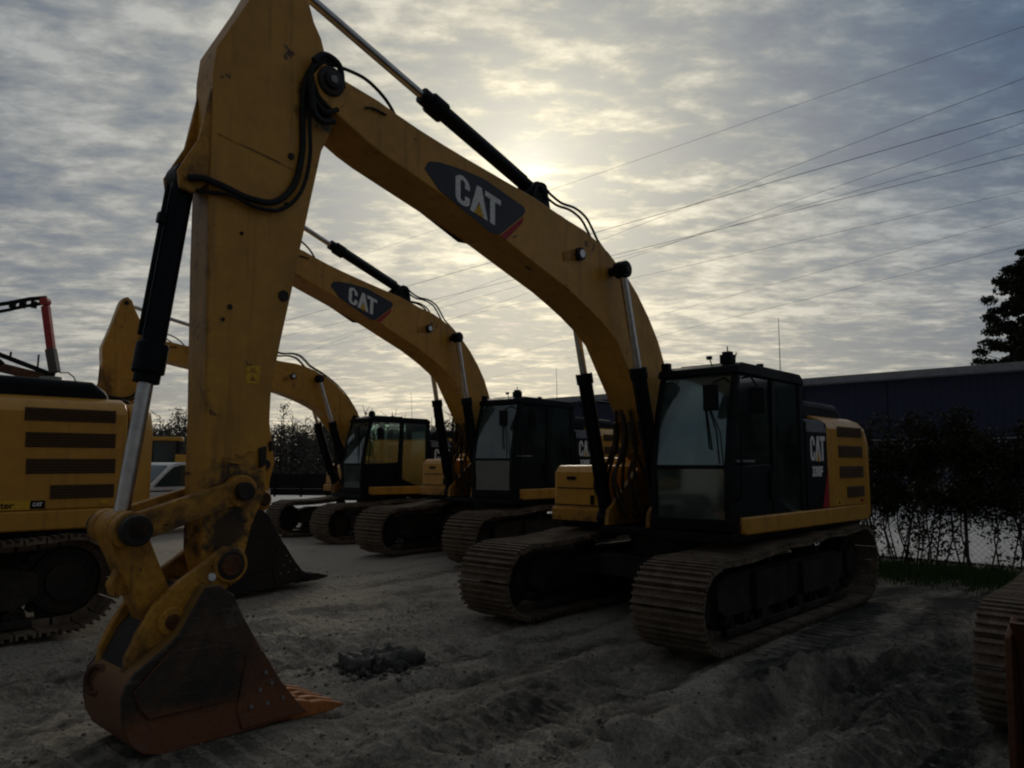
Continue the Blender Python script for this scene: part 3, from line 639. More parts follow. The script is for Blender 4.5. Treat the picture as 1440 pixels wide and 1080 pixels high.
    def offs(P,t):
        o_=[]
        for i in range(len(P)):
            a_=Vector(P[max(i-1,0)]);b_=Vector(P[min(i+1,len(P)-1)]);d_=(b_-a_).normalized();o_.append((P[i][0]-d_.y*-t*-1,P[i][1]+d_.x*t*-1) if False else (P[i][0]+d_.y*t,P[i][1]-d_.x*t))
        return o_
    inn=offs(oc,.032)
    mb=MB(); mb.prism([fK(p) for p in oc+inn[::-1]],BO-BW+.031,BO+BW-.031)
    bk=obj('bucket',mb,SH,root,.006)
    side=oc+[(5.97,.22),(6.09,.37),(6.26,.64),(6.40,.88),(6.46,1.01)]
    for y in (BO+BW,BO-BW):
        sp=obj('side_plate',MB().prism([fK(p) for p in side],y-.03 if y>0 else y,y if y>0 else y+.03),SD,bk,.006)
        s_=1 if y>0 else -1
        ell=[(6.83,.77),(6.74,.76),(6.66,.73),(6.58,.67),(6.53,.61),(6.48,.54),(6.45,.46),(6.43,.33),(6.72,.325),(7.0,.325),(7.06,.40),(7.10,.50)]
        obj('wear_plate',MB().prism([fK(p) for p in ell],y,y+s_*.018),SD,sp,.004)
        mb=MB()
        rim=ell+[ell[0]]
        mb.tube([K3(p,y+s_*.012) for p in ell+ell[:1]],.006,6); obj('weld_bead',mb,RUST if bmats is None else DBK,sp)
        mb=MB(); mb.prism([fK(p) for p in ((5.88,.12),(5.97,.22),(6.09,.37),(6.24,.61),(6.36,.60),(6.42,.25),(6.38,.115))],y,y+s_*.012); obj('side_cutter',mb,SD,sp,.004)
        for p in ((6.22,.46),(6.17,.38),(6.26,.35),(6.20,.25),(6.32,.25),(6.08,.26)): obj('side_bolt',MB().disc(*fK(p),y+s_*.010 if s_>0 else y-.026,y+.026 if s_>0 else y-.010,.014,8),GREYS,sp)
    ear=[(6.48,1.33),(6.40,1.325),(6.33,1.27),(6.305,1.18),(6.35,1.09),(6.46,1.03),(6.55,.96),(6.70,.76),(6.89,.62),(7.05,.51),(7.115,.53),(7.10,.68),(7.03,.83),(6.93,.99),(6.78,1.12),(6.61,1.23)]
    for y in (.225,-.225):
        mb=MB(); mb.prism([fK(p) for p in ear],y-.03,y+.03)
        mb.disc(*fK(BPIN),y-.05,y+.055,.125,22); mb.disc(*fK(KPIN),y-.04,y+.05,.095,20)
        e_=obj('bucket_ear',mb,YELD,bk,.01)
        obj('hinge_pin',MB().disc(*fK(BPIN),y-.06,y+.075,.075,18),RUST,e_,.008)
        obj('hinge_pin',MB().disc(*fK(KPIN),y-.05,y+.065,.05,16),RUST,e_,.008)
        if y>0: obj('grease_cap',MB().disc(*fK((6.56,1.13)),y+.03,y+.05,.028,14),WHT,e_,.004)
    mb=MB(); mb.prism([fK(p) for p in ((6.60,1.10),(6.80,1.02),(7.0,.80),(7.10,.60),(7.06,.58),(6.92,.74),(6.74,.90))],-.194,.194); obj('back_gusset',mb,DGR,bk,.01)
    mb=MB(); mb.ring(K3((7.155,.50),-.08),(1,.35,.25),.085,.018); obj('lifting_ring',mb,RUST,bk)
    for k in range(5):
        y=BO+(-.29+.145*k)*bscale
        mb=MB(); q=[fK(p) for p in ((6.06,.075),(6.06,.165),(5.92,.175),(5.72,.155),(5.54,.095),(5.53,.08),(5.70,.06))]
        mb.prism(q,y-.036,y+.036); mb.prism([fK(p) for p in ((6.1,.10),(6.1,.19),(5.95,.205),(5.84,.18),(5.84,.10))],y-.046,y+.046)
        obj('bucket_tooth',mb,TT,bk,.012)
    mb=MB(); mb.prism([fK(p) for p in ((6.05,.095),(6.05,.14),(5.86,.125),(5.84,.105))],BO-BW,BO+BW); obj('cutting_lip',mb,TT,bk,.006)
    return root

G='yellow excavators parked side by side in a row'
E1=build_excavator((2.26,10.33),43.5,42.5,0.0,'largest yellow excavator, nearest the camera, its rusty bucket resting on the dirt in front',G)
E2=build_excavator((-.20,16.06),39.8,41.5,.10,'yellow excavator second in the row, its boom seen through the arch of the nearest machine',G,boom=1.4,stick=-9,bucket=-3,bscale=1.14,bmats=(DBK,DBK,DBK))
E3=build_excavator((-3.45,20.56),50,48,.0,'yellow excavator farthest back in the row, small black cab left of the second excavator',G,boom=-5.5,stick=-8,bucket=-2,number='330F',bmats=(DBK,DBK,DBK))
E4=build_excavator((-7.55,8.25),43.5,43.5,.02,'yellow excavator cut off by the left edge, showing its louvred engine door',None,boom=0,stick=0,bucket=0,scale=1.04,carter=True)

# ------------------------------------------------------------------ bulldozer at the right edge
def build_dozer():
    c=(5.58,6.20); th=theta(44); root=empty('bulldozer',(c[0],c[1],0),th,'bulldozer cut off by the right edge, showing a muddy track and brown blade end','bulldozer')
    for sgn in (-1,1):
        b=link('crawler_track',belt_mesh(.56,.20).mesh('crawler_track',TRK,False),root); b.location=(-.35,sgn*.95,0)
        link('track_frame',shared('tframe',track_frame_mesh),b,.012)
        link('idler_wheel',shared('idler',None),b).location=(2.08,0,.475)
        link('drive_sprocket',shared('sprocket',None),b).location=(-2.06,0,.55)
    mb=MB(); mb.box(-1.6,1.2,-.55,.6,.5,1.0); mb.prism([(1.2,1.01),(1.15,1.45),(-.1,1.6),(-.1,1.01)],-.30,.5); obj('hull',mb,YELD,root,.04)
    mb=MB(); mb.box(-1.5,-.5,-.55,.55,1.21,1.75); obj('seat_console',mb,BLK,root,.02)
    return root
DZ=build_dozer()
mb=MB()
pr=[(3.36+.10*math.sin(math.pi*k/8)*-1+(.08 if k in(0,8) else 0),.02+1.05*k/8) for k in range(9)]
mb.prism(pr+[(p[0]+.05,p[1]) for p in pr[::-1]],-.72,1.5)
mb.prism([(3.22,.02),(3.44,.02),(3.50,.3),(3.44,.98),(3.24,1.07)],-.755,-.721)
obj('blade',mb,RUST,DZ,.008)
mb=MB()
for y in (.0,1.1): mb.bar((1.2,y,.5),(3.25,y,.4),.08,.1)
obj('push_arm',mb,YELD,DZ,.01)

# ------------------------------------------------------------------ ground
def seg_d(px,py,ax,ay,bx,by):
    dx,dy=bx-ax,by-ay; L2=dx*dx+dy*dy; t=np.clip(((px-ax)*dx+(py-ay)*dy)/L2,0,1)
    return np.hypot(px-ax-t*dx,py-ay-t*dy),t*math.sqrt(L2)
def vnoise(x,y,seed):
    r=np.random.default_rng(seed); T=r.random((256,256)).astype(np.float32)
    xi=np.floor(x).astype(int);yi=np.floor(y).astype(int);fx=x-xi;fy=y-yi
    fx=fx*fx*(3-2*fx);fy=fy*fy*(3-2*fy)
    g=lambda a,b:T[a%256,b%256]
    return (g(xi,yi)*(1-fx)+g(xi+1,yi)*fx)*(1-fy)+(g(xi,yi+1)*(1-fx)+g(xi+1,yi+1)*fx)*fy-.5
def fbm(x,y,s,o,seed,gain=.5):
    v=0;a=1.
    for k in range(o): v=v+a*vnoise(x*s+17.3*k,y*s-9.1*k,seed+k); s*=2.03;a*=gain
    return v
f42=np.array([-math.sin(R(42.5)),-math.cos(R(42.5))]); l42=np.array([-f42[1],f42[0]])
def gpt(px,py):
    uu=(px-720)/FPX;v=(540-py)/FPX; d=Vector((uu,math.cos(PITCH)-v*math.sin(PITCH),math.sin(PITCH)+v*math.cos(PITCH))); t=-CAMH/d.z; return (d.x*t,d.y*t)
# (from, to, half width, depth) : + is a rut, - is a ridge thrown up beside it
RUTS=[(gpt(470,1010),gpt(860,872),.17,.075),(gpt(500,1075),gpt(905,893),.18,-.055),(gpt(660,1085),gpt(960,930),.42,.045),(gpt(800,1085),gpt(1190,925),.15,-.075),(gpt(930,1090),gpt(1260,935),.28,.12),(gpt(1150,1090),gpt(1330,930),.2,-.05),(gpt(1270,1090),gpt(1370,900),.25,.10),(gpt(330,950),gpt(640,880),.14,.05),(gpt(20,1010),gpt(130,900),.2,.05),(gpt(300,872),gpt(600,850),.2,.05),(gpt(330,905),gpt(560,905),.16,-.05)]
def height(x,y):
    x=np.asarray(x,float);y=np.asarray(y,float)
    near=np.clip(1-np.hypot(x,y-8)/30,0,1)
    z=.10*fbm(x,y,.22,3,1)*near+.05*fbm(x,y,.9,4,5)*near+.030*fbm(x,y,3.6,5,11,.66)*near+.026*fbm(x,y,11.,4,15,.74)*near*np.clip(.6+1.8*fbm(x,y,.8,2,17),.1,1.5)
    mud=np.clip((x*.75-y*.25+.7)/2.4,0,1)*np.clip((11.5-y)/3,0,1)
    z=z+mud*near*(.05*fbm(x,y,1.7,5,21,.62)+.10*np.abs(fbm(x,y,3.3,4,31,.65))+.07*np.abs(fbm(x,y,8.5,3,35,.65)))
    # tread prints ahead of and beside the tracks of the nearest machine
    for yc in (1.25,-1.25):
        p=np.array([2.26,10.33])+l42*yc
        a=p+f42*1.2;b=p+f42*5.2
        d,t=seg_d(x,y,a[0],a[1],b[0],b[1]); s=(x-a[0])*f42[0]+(y-a[1])*f42[1]
        inb=np.clip((.46-d)/.08,0,1)*np.clip((5.0-s)/1.2,0,1)
        z=z+inb*(-.03+.018*np.sign(np.sin(s*2*math.pi/.203*1.0))*np.clip(.5+fbm(x,y,1.1,2,44),0,1))
        z=z+.05*np.exp(-((d-.55)/.12)**2)*np.clip((5-s)/1.2,0,1)*(.6+fbm(x,y,2.,2,47))
    for (a,b,w,dp) in RUTS:
        wob=.20*vnoise(x*.7,y*.7,71)+.07*vnoise(x*2.6,y*2.6,72)
        d,t=seg_d(x+wob,y-wob,a[0],a[1],b[0],b[1])
        z=z+.02*np.exp(-(d/(w*1.6))**2)*fbm(x,y,7.,4,77,.7)-dp*np.exp(-(d/w)**(4 if dp>0 else 2))*np.clip(.9+1.5*fbm(x,y,2.6,4,75,.7)+.5*fbm(x,y,9.,2,76),.1,2)
        if dp>0:
            z=z+dp*.45*np.exp(-((d-w*1.4)/(w*.35))**2)*(.8+1.6*fbm(x,y,2.5,3,73))
            z=z-.012*np.exp(-(d/w)**4)*np.sign(np.sin(t*2*math.pi/.19+fbm(x,y,1.,2,79)*3))
    # packed dirt under the machines and the low heap the nearest bucket rests on
    for (cx,cy,r_,zg) in ((2.26,10.33,3.0,-.005),(-.2,16.06,3.6,.097),(-3.45,20.56,3.3,-.005),(-7.55,8.25,3.4,.015),(5.58,6.2,2.4,-.005)):
        k=np.clip(1-np.hypot(x-cx,y-cy)/r_,0,1); k=np.minimum(1,k*2.2); z=z*(1-k)+zg*k
    k=np.exp(-(((x+2.15)/.95)**2+((y-5.5)/.9)**2)**2); z=z*(1-k)+(.078+.02*fbm(x,y,3.,2,91))*k
    # small mound and mud heap
    z=z+.20*np.exp(-(((x+2.75)/.62)**2+((y-8.95)/.5)**2))*(1+.8*fbm(x,y,3.,3,61))
    z=z+.10*np.exp(-(((x+1.25)/.6)**2+((y-7.25)/.45)**2))*(1+.8*fbm(x,y,4.,3,63))
    return z
def axis(a,b,step,lo,hi,g=1.16):
    v=list(np.arange(a,b,step)); s=step
    L=[];x=a
    while x>lo: s*=g; x-=s; L.append(x)
    s=step;H=[];x=v[-1]
    while x<hi: s*=g; x+=s; H.append(x)
    return np.array(L[::-1]+v+H)
xs=axis(-4.6,5.0,.023,-1600,1600); ys=axis(3.7,10.5,.023,-60,2000)
X,Y=np.meshgrid(xs,ys); Z=height(X,Y)
nx,ny=len(xs),len(ys); idx=np.arange(nx*ny).reshape(ny,nx)
Fq=np.stack([idx[:-1,:-1],idx[:-1,1:],idx[1:,1:],idx[1:,:-1]],-1).reshape(-1,4)
def ground_mat():
    m,nt,b=newmat('mud_and_packed_dirt'); co=N(nt,'ShaderNodeTexCoord').outputs['Object']
    big=noise_node(nt,.45,7,.6,.4,co); mid=noise_node(nt,2.3,8,.65,.5,co); fine=noise_node(nt,30,9,.78,.2,co); grit=noise_node(nt,110,4,.75,0,co); peb=N(nt,'ShaderNodeTexVoronoi'); peb.inputs['Scale'].default_value=45; nt.links.new(co,peb.inputs['Vector'])
    sp=N(nt,'ShaderNodeSeparateXYZ'); nt.links.new(co,sp.inputs[0])
    # darker churned mud right, paler silt left; light falloff painted into this gradient too
    k=mth(nt,'ADD',mth(nt,'MULTIPLY',sp.outputs[0],.072),mth(nt,'MULTIPLY',sp.outputs[1],-.035))
    k=mth(nt,'ADD',k,mth(nt,'MULTIPLY',mth(nt,'SUBTRACT',big.outputs[0],.5),1.1))
    k=mth(nt,'ADD',k,mth(nt,'MULTIPLY',mth(nt,'SUBTRACT',mid.outputs[0],.5),.9))
    k=mth(nt,'ADD',k,.62)
    # long smears of dry and wet soil dragged along the driving direction, with cleat prints across them
    al=mth(nt,'ADD',mth(nt,'MULTIPLY',sp.outputs[0],float(f42[0])),mth(nt,'MULTIPLY',sp.outputs[1],float(f42[1])))
    ac=mth(nt,'ADD',mth(nt,'MULTIPLY',sp.outputs[0],float(l42[0])),mth(nt,'MULTIPLY',sp.outputs[1],float(l42[1])))
    wv=mth(nt,'MULTIPLY',mth(nt,'SUBTRACT',big.outputs[0],.5),1.6)
    ac=mth(nt,'ADD',ac,wv)
    cb_=N(nt,'ShaderNodeCombineXYZ'); nt.links.new(mth(nt,'MULTIPLY',al,.28),cb_.inputs[0]); nt.links.new(mth(nt,'MULTIPLY',ac,2.1),cb_.inputs[1])
    sm=noise_node(nt,1.,7,.62,.2,cb_.outputs[0])
    cb2=N(nt,'ShaderNodeCombineXYZ'); nt.links.new(mth(nt,'MULTIPLY',al,.22),cb2.inputs[0]); nt.links.new(mth(nt,'MULTIPLY',ac,1.1),cb2.inputs[1]); cb2.inputs[2].default_value=7.3
    tm=ramp(nt,noise_node(nt,1.,3,.5,.1,cb2.outputs[0]).outputs[0],[(.50,(0,0,0)),(.57,(1,1,1))]).outputs[0]
    cl=mth(nt,'SINE',mth(nt,'MULTIPLY',mth(nt,'ADD',al,mth(nt,'MULTIPLY',mth(nt,'SUBTRACT',mid.outputs[0],.5),.25)),33.)); cl=mth(nt,'MULTIPLY',mth(nt,'ADD',ramp(nt,cl,[(.3,(0,0,0)),(.6,(1,1,1))]).outputs[0],-.5),tm)
    k=mth(nt,'ADD',k,mth(nt,'MULTIPLY',mth(nt,'SUBTRACT',sm.outputs[0],.5),3.1))
    k=mth(nt,'SUBTRACT',k,mth(nt,'MULTIPLY',cl,.24))
    # a dry pale patch of silt beyond the bucket, then darker with lower ground
    px_,py_=gpt(500,893)
    dd=mth(nt,'ADD',mth(nt,'POWER',mth(nt,'MULTIPLY',mth(nt,'SUBTRACT',sp.outputs[0],px_),.62),2.),mth(nt,'POWER',mth(nt,'MULTIPLY',mth(nt,'SUBTRACT',sp.outputs[1],py_),.85),2.))
    dd=mth(nt,'ADD',dd,mth(nt,'MULTIPLY',mth(nt,'SUBTRACT',mid.outputs[0],.5),2.2))
    k=mth(nt,'SUBTRACT',k,ramp(nt,dd,[(.3,(.30,.30,.30)),(1.,(0,0,0))]).outputs[0])
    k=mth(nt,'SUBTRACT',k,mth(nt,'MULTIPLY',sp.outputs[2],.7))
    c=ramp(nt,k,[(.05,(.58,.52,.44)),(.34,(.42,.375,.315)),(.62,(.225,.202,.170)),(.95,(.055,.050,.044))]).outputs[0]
    f=ramp(nt,fine.outputs[0],[(.3,(.40,.40,.40)),(.7,(1.5,1.48,1.44))]).outputs[0]
    c=mixc(nt,1.,c,f,'MULTIPLY')
    c=mixc(nt,1.,c,ramp(nt,grit.outputs[0],[(.3,(.55,.55,.55)),(.7,(1.45,1.45,1.42))]).outputs[0],'MULTIPLY')
    pf=ramp(nt,peb.outputs['Distance'],[(.0,(1,1,1)),(.16,(0,0,0))]).outputs[0]
    sel=ramp(nt,noise_node(nt,40,2,.5,0,co).outputs[0],[(.56,(0,0,0)),(.60,(1,1,1))]).outputs[0]
    c=mixc(nt,mth(nt,'MULTIPLY',mth(nt,'MULTIPLY',pf,sel),.8),c,(.34,.32,.29))
    nt.links.new(c,b.inputs['Base Color'])
    nt.links.new(ramp(nt,k,[(.3,(.95,)*3),(.95,(.62,)*3)]).outputs[0],b.inputs['Roughness']); b.inputs['Specular IOR Level'].default_value=.25
    h=mth(nt,'ADD',mth(nt,'ADD',mth(nt,'MULTIPLY',fine.outputs[0],.9),mth(nt,'MULTIPLY',mid.outputs[0],.7)),mth(nt,'MULTIPLY',grit.outputs[0],.35))
    h=mth(nt,'ADD',h,mth(nt,'MULTIPLY',cl,.8))
    bump(nt,b,h,1.,.06); return m
GND=ground_mat()
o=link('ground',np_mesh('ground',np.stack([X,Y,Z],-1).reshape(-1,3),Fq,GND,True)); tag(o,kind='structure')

# gravel and clods scattered over the dirt
def rock_template(seed,sub=1):
    bm=bmesh.new(); bmesh.ops.create_icosphere(bm,subdivisions=sub,radius=1)
    rr=random.Random(seed); off=Vector((rr.uniform(0,50),rr.uniform(0,50),rr.uniform(0,50)))
    V=[]
    for v in bm.verts:
        n=noise.noise(v.co*1.1+off)*.55+noise.noise(v.co*2.7+off)*.25+(noise.noise(v.co*5+off)*.3 if seed>=20 else 0); V.append(tuple(v.co*(1+n)))
    F=[[v.index for v in f.verts] for f in bm.faces]; bm.free(); return np.array(V),np.array(F)
def rot_rand(n):
    q=RNG.normal(size=(n,4)); q/=np.linalg.norm(q,axis=1)[:,None]; w,x,y,z=q.T
    return np.stack([1-2*(y*y+z*z),2*(x*y-z*w),2*(x*z+y*w),2*(x*y+z*w),1-2*(x*x+z*z),2*(y*z-x*w),2*(x*z-y*w),2*(y*z+x*w),1-2*(x*x+y*y)],-1).reshape(n,3,3)
def scatter(T,P,Sc):
    V,F=T; n=len(P); M=rot_rand(n)
    VV=np.einsum('nij,vj->nvi',M,V)*Sc[:,None,None]*np.array([1,1,.7])+P[:,None,:]
    FF=F[None]+(np.arange(n)*len(V))[:,None,None]
    return VV.reshape(-1,3),FF.reshape(-1,3)
CLOD=worn('dirt_clod',(.10,.092,.08),(.24,.22,.19),.95,0,3.,(.35,.7),None,.2,.4)
Vs=[];Fs=[];base=0
for k in range(6):
    n=1500; y=3.6+10.5*RNG.random(n)**1.3; x=(RNG.random(n)-.5)*2*(y*.75+.6)
    s=.004+.016*RNG.random(n)**4
    z=height(x,y)+s*.2
    V,F=scatter(rock_template(k),np.stack([x,y,z],-1),s); Vs.append(V);Fs.append(F+base);base+=len(V)
for k in range(4):   # crumbs shed round the mud heap
    n=70; x=-1.22+RNG.normal(0,.26,n); y=7.25+RNG.normal(0,.22,n); s2=.008+.03*RNG.random(n)**2
    V,F=scatter(rock_template(30+k,1),np.stack([x,y,height(x,y)+s2*.3],-1),s2); Vs.append(V);Fs.append(F+base);base+=len(V)
tag(link('gravel',np_mesh('gravel',np.concatenate(Vs),np.concatenate(Fs),CLOD,False)),'loose gravel and small dirt clods strewn over the muddy yard','gravel',kind='stuff')
# heap of dark broken mud slabs
DMUD=worn('dark_wet_mud',(.028,.026,.024),(.075,.068,.058),.7,0,5.,(.4,.7),None,.5,.5)
Vs=[];Fs=[];base=0
for k in range(5):
    n=9; x=-1.22+RNG.normal(0,.13,n); y=7.25+RNG.normal(0,.16,n); s=.05+.12*RNG.random(n)
    V,F=scatter(rock_template(20+k,3),np.stack([x,y,height(x,y)*0+.05],-1),s)
    gz=height(V[:,0],V[:,1]); V[:,2]=gz+(V[:,2]-gz)*.8+.09*fbm(V[:,0],V[:,1],11.,4,81,.65)+.02; Vs.append(V);Fs.append(F+base);base+=len(V)
tag(link('mud_heap',np_mesh('mud_heap',np.concatenate(Vs),np.concatenate(Fs),DMUD,True)),'small heap of dark broken mud clods on the dirt right of the nearest bucket','mud heap')

# ------------------------------------------------------------------ concrete yard, building
u=Vector((.712,-.702,0)); nb=Vector((.702,.712,0))   # along the fence / building, and away from the row
FP0=Vector((7.6,14.3,0)); BP0=Vector((14.4,38.,0))
def conc():
    m,nt,b=newmat('pale_concrete'); co=objco(nt); n=noise_node(nt,.4,8,.65,.3,co); n2=noise_node(nt,6,5,.6,0,co)
    c=ramp(nt,n.outputs[0],[(.3,(.46,.45,.44)),(.7,(.62,.61,.59))]).outputs[0]
    c=mixc(nt,1.,c,ramp(nt,n2.outputs[0],[(.3,(.85,.85,.85)),(.7,(1.1,1.1,1.1))]).outputs[0],'MULTIPLY')
    nt.links.new(c,b.inputs['Base Color']); b.inputs['Roughness'].default_value=.7; return m
CON=conc()
a=FP0+nb*.9-u*42; b_=FP0+nb*.9+u*60; c_=BP0+u*48; d_=BP0-u*40
mb=MB(); mb.poly([(p.x,p.y,.045) for p in (a,b_,c_+nb*3,d_+nb*3)],[(0,1,2,3)]); tag(obj('concrete_yard',mb,CON),kind='structure')
def blue_wall():
    m,nt,b=newmat('dark_blue_ribbed_cladding'); co=objco(nt)
    n=noise_node(nt,.5,6,.6,0,co); c=mixc(nt,n.outputs[0],(.003,.006,.032),(.005,.009,.042))
    nt.links.new(c,b.inputs['Base Color']); b.inputs['Roughness'].default_value=.6
    return m
BLU=blue_wall()
bl=empty('blue_warehouse',(BP0.x,BP0.y,0),math.atan2(u.y,u.x),'long dark blue warehouse with a grey roof edge beyond the fence','building')
t0,t1=-21.,52.
mb=MB(); n=int((t1-t0)/.3); pts=[]
for k in range(n):
    x=t0+.3*k; pts+= [(x,0),(x+.15,0),(x+.17,.015),(x+.28,.015)]
pts+=[(t1,0),(t1,24),(t0,24)]
mb.prismz(pts,.95,5.62); obj('wall',mb,BLU,bl)
mb=MB(); mb.box(t0-.02,t1+.02,-.06,24.02,0,.95); obj('base_wall',mb,DGREY,bl)
mb=MB(); mb.box(t0-.25,t1+.25,-.35,24.3,5.625,6.0); obj('roof_edge',mb,GREYS,bl,.02)
mb=MB(); mb.poly([(t0,.3,6.01),(t1,.3,6.01),(t1,12,7.2),(t0,12,7.2),(t0,23.5,6.01),(t1,23.5,6.01)],[(0,1,2,3),(3,2,5,4),(0,3,4),(1,5,2)]); obj('roof',mb,GREYS,bl)
obj('gutter',MB().box(t0-.25,t1+.25,-.47,-.352,5.66,5.80),GREYP,bl,.01)
for x in (-14,0,14,26,38): obj('downpipe',MB().tube([(x,-.40,5.66),(x,-.40,5.5),(x,-.08,5.2),(x,-.08,.1)],.06,8),BLU,bl)
for x in range(-20,52,6): obj('panel_joint',MB().box(x-.02,x+.02,-.012,-.001,.96,5.61),BLK,bl)
for x in (-8,10,28):
    d=obj('loading_door',MB().box(x,x+4,-.09,-.061,.0,4.2),GREYP,bl,.01)

# ------------------------------------------------------------------ fence with vines
fn=empty('chain_link_fence',(FP0.x,FP0.y,0),math.atan2(u.y,u.x),'grey chain link fence with steel posts along the back of the yard, overgrown with vines','fence')
f0,f1,FH=-16.,9.,2.3
mb=MB(); st=.11; h0=.05
k=f0-FH
while k<f1:
    for s in (1,-1):
        xa=k if s>0 else k+FH; xb=k+FH if s>0 else k
        za,zb=h0,FH
        A=Vector((xa,.012*s,za));B=Vector((xb,.012*s,zb))
        def cut(A,B):
            d=B-A
            t0=0;t1=1
            for lim,sg in ((f0,1),(f1,-1)):
                den=d.x*sg
                v=(lim-A.x)*sg/den if False else None
            return A,B
        if min(xa,xb)>=f0 and max(xa,xb)<=f1: mb.tube([A,B],.0028,3,False)
    k+=st
obj('wire_mesh',mb,GREYS,fn)
for k in range(10):
    x=f0+k*(f1-f0)/9
    mb=MB(); mb.tube([(x,-.03,0),(x,-.03,2.42)],.03,10); mb.ring((x,-.03,2.43),(1,0,0),.03,.008,10,5); obj('post',mb,GREYS,fn)
obj('top_rail',MB().tube([(f0,-.03,2.32),(f1,-.03,2.32)],.021,8),GREYS,fn)
def leaf_mat(name,a,b,trans=.0):
    m,nt,bs=newmat(name); co=objco(nt); n=noise_node(nt,1.6,4,.6,0,co); n2=noise_node(nt,14,2,.5,0,co)
    c=mixc(nt,ramp(nt,n.outputs[0],[(.35,(0,0,0)),(.65,(1,1,1))]).outputs[0],a,b)
    c=mixc(nt,1.,c,ramp(nt,n2.outputs[0],[(.3,(.6,.6,.6)),(.7,(1.4,1.4,1.4))]).outputs[0],'MULTIPLY')
    nt.links.new(c,bs.inputs['Base Color']); bs.inputs['Roughness'].default_value=.8; bs.inputs['Specular IOR Level'].default_value=.08; return m
VINE=leaf_mat('dark_vine_leaves',(.022,.026,.014),(.045,.045,.026))
BARK=worn('dark_bark',(.035,.028,.022),(.07,.06,.05),.9,0,6.,(.4,.7),None,.2,.5)
def leaves(P,size,flat=0.):
    n=len(P); M=rot_rand(n); s=size*(.6+.8*RNG.random(n))
    q=np.array([(-.5,0,0),(0,-.28,.06),(.5,0,0),(0,.28,.06)])
    V=np.einsum('nij,vj->nvi',M,q)*s[:,None,None]+P[:,None,:]
    F=np.arange(n*4).reshape(n,4); return V.reshape(-1,3),F
SG='vine covered bushes grown into the back fence'
shr=[(-13.0,2.0,1.5,'sparse vine bush on the fence behind the second excavator'),(-10.6,2.2,1.7,'vine bush on the fence half hidden between the second and nearest excavators'),(-8.0,2.3,1.8,'vine bush on the fence hidden mostly by the nearest cab'),(-5.2,2.4,1.9,'tangled vine bush seen under the yellow skirt of the nearest excavator'),(-2.6,2.6,1.9,'dark vine bush on the fence just behind the nearest counterweight'),(-.3,2.75,1.9,'tall dark vine bush on the fence right of the nearest counterweight'),(1.9,2.65,1.9,'dark vine bush midway between the counterweight and the right edge'),(4.1,2.8,2.0,'dark vine bush on the fence at the right edge above the bulldozer track'),(6.4,2.8,2.1,'dark vine bush on the fence past the last post at the right edge')]
for i,(t,hh,wd,lab) in enumerate(shr):
    p=FP0+u*t+nb*random.uniform(-.15,.05)
    rt=empty('vine_bush',(p.x,p.y,0),math.atan2(u.y,u.x),lab,'bush',SG)
    Ps=[]
    for k in range(120):
        c=np.array([RNG.uniform(-wd/2-.3,wd/2+.3),RNG.normal(0,.13),RNG.uniform(1.0,hh-.15+.25*math.sin(3*k))]); r_=RNG.uniform(.14,.36)
        n=170; d=RNG.normal(size=(n,3)); d/=np.linalg.norm(d,axis=1)[:,None]; Ps.append(c+d*r_*(RNG.random(n)**.4)[:,None]*np.array([1.1,.6,1]))
    for k in range(80):
        c=np.array([RNG.uniform(-wd/2,wd/2),RNG.normal(0,.12),.1+1.1*RNG.random()**.8]); r_=RNG.uniform(.08,.22); n=24
        d=RNG.normal(size=(n,3)); Ps.append(c+d*r_*.6)
    V,F=leaves(np.concatenate(Ps),.064); link('foliage',np_mesh('foliage',V,F,VINE),rt)
    mb=MB(); rr=random.Random(i)
    for k in range(30):
        x=rr.uniform(-wd/2-.2,wd/2+.2); pts=[(x,rr.uniform(-.1,.1),0)]
        for j in range(4): pts.append((pts[-1][0]+rr.uniform(-.2,.2),rr.uniform(-.12,.12),(j+1)*hh*.23))
        mb.tube(pts,[.016,.013,.011,.008,.005],5,False)
        for j in range(4):
            q=pts[rr.randint(1,3)]; mb.tube([q,(q[0]+rr.uniform(-.3,.3),q[1]+rr.uniform(-.1,.1),q[2]+rr.uniform(.1,.4))],[.007,.003],4,False)
    obj('stems',mb,BARK,rt)
# grass strip at the fence foot
GRS=leaf_mat('short_green_grass',(.035,.075,.018),(.055,.095,.028))
n=34000; t=RNG.uniform(-5,8,n); w=RNG.normal(-.95,.62,n).clip(-2.6,.4)
gx=FP0.x+u.x*t+nb.x*w; gy=FP0.y+u.y*t+nb.y*w; gz=height(gx,gy)
ang=RNG.uniform(0,6.28,n); hgt=RNG.uniform(.05,.19,n); lx=RNG.normal(0,.04,n); ly=RNG.normal(0,.04,n)
V=np.stack([np.stack([gx-np.cos(ang)*.008,gy-np.sin(ang)*.008,gz-.01],-1),np.stack([gx+np.cos(ang)*.008,gy+np.sin(ang)*.008,gz-.01],-1),np.stack([gx+lx,gy+ly,gz+hgt],-1)],1).reshape(-1,3)
tag(link('grass',np_mesh('grass',V,np.arange(3*n).reshape(n,3),GRS)),'short green grass along the foot of the fence','grass',kind='stuff')

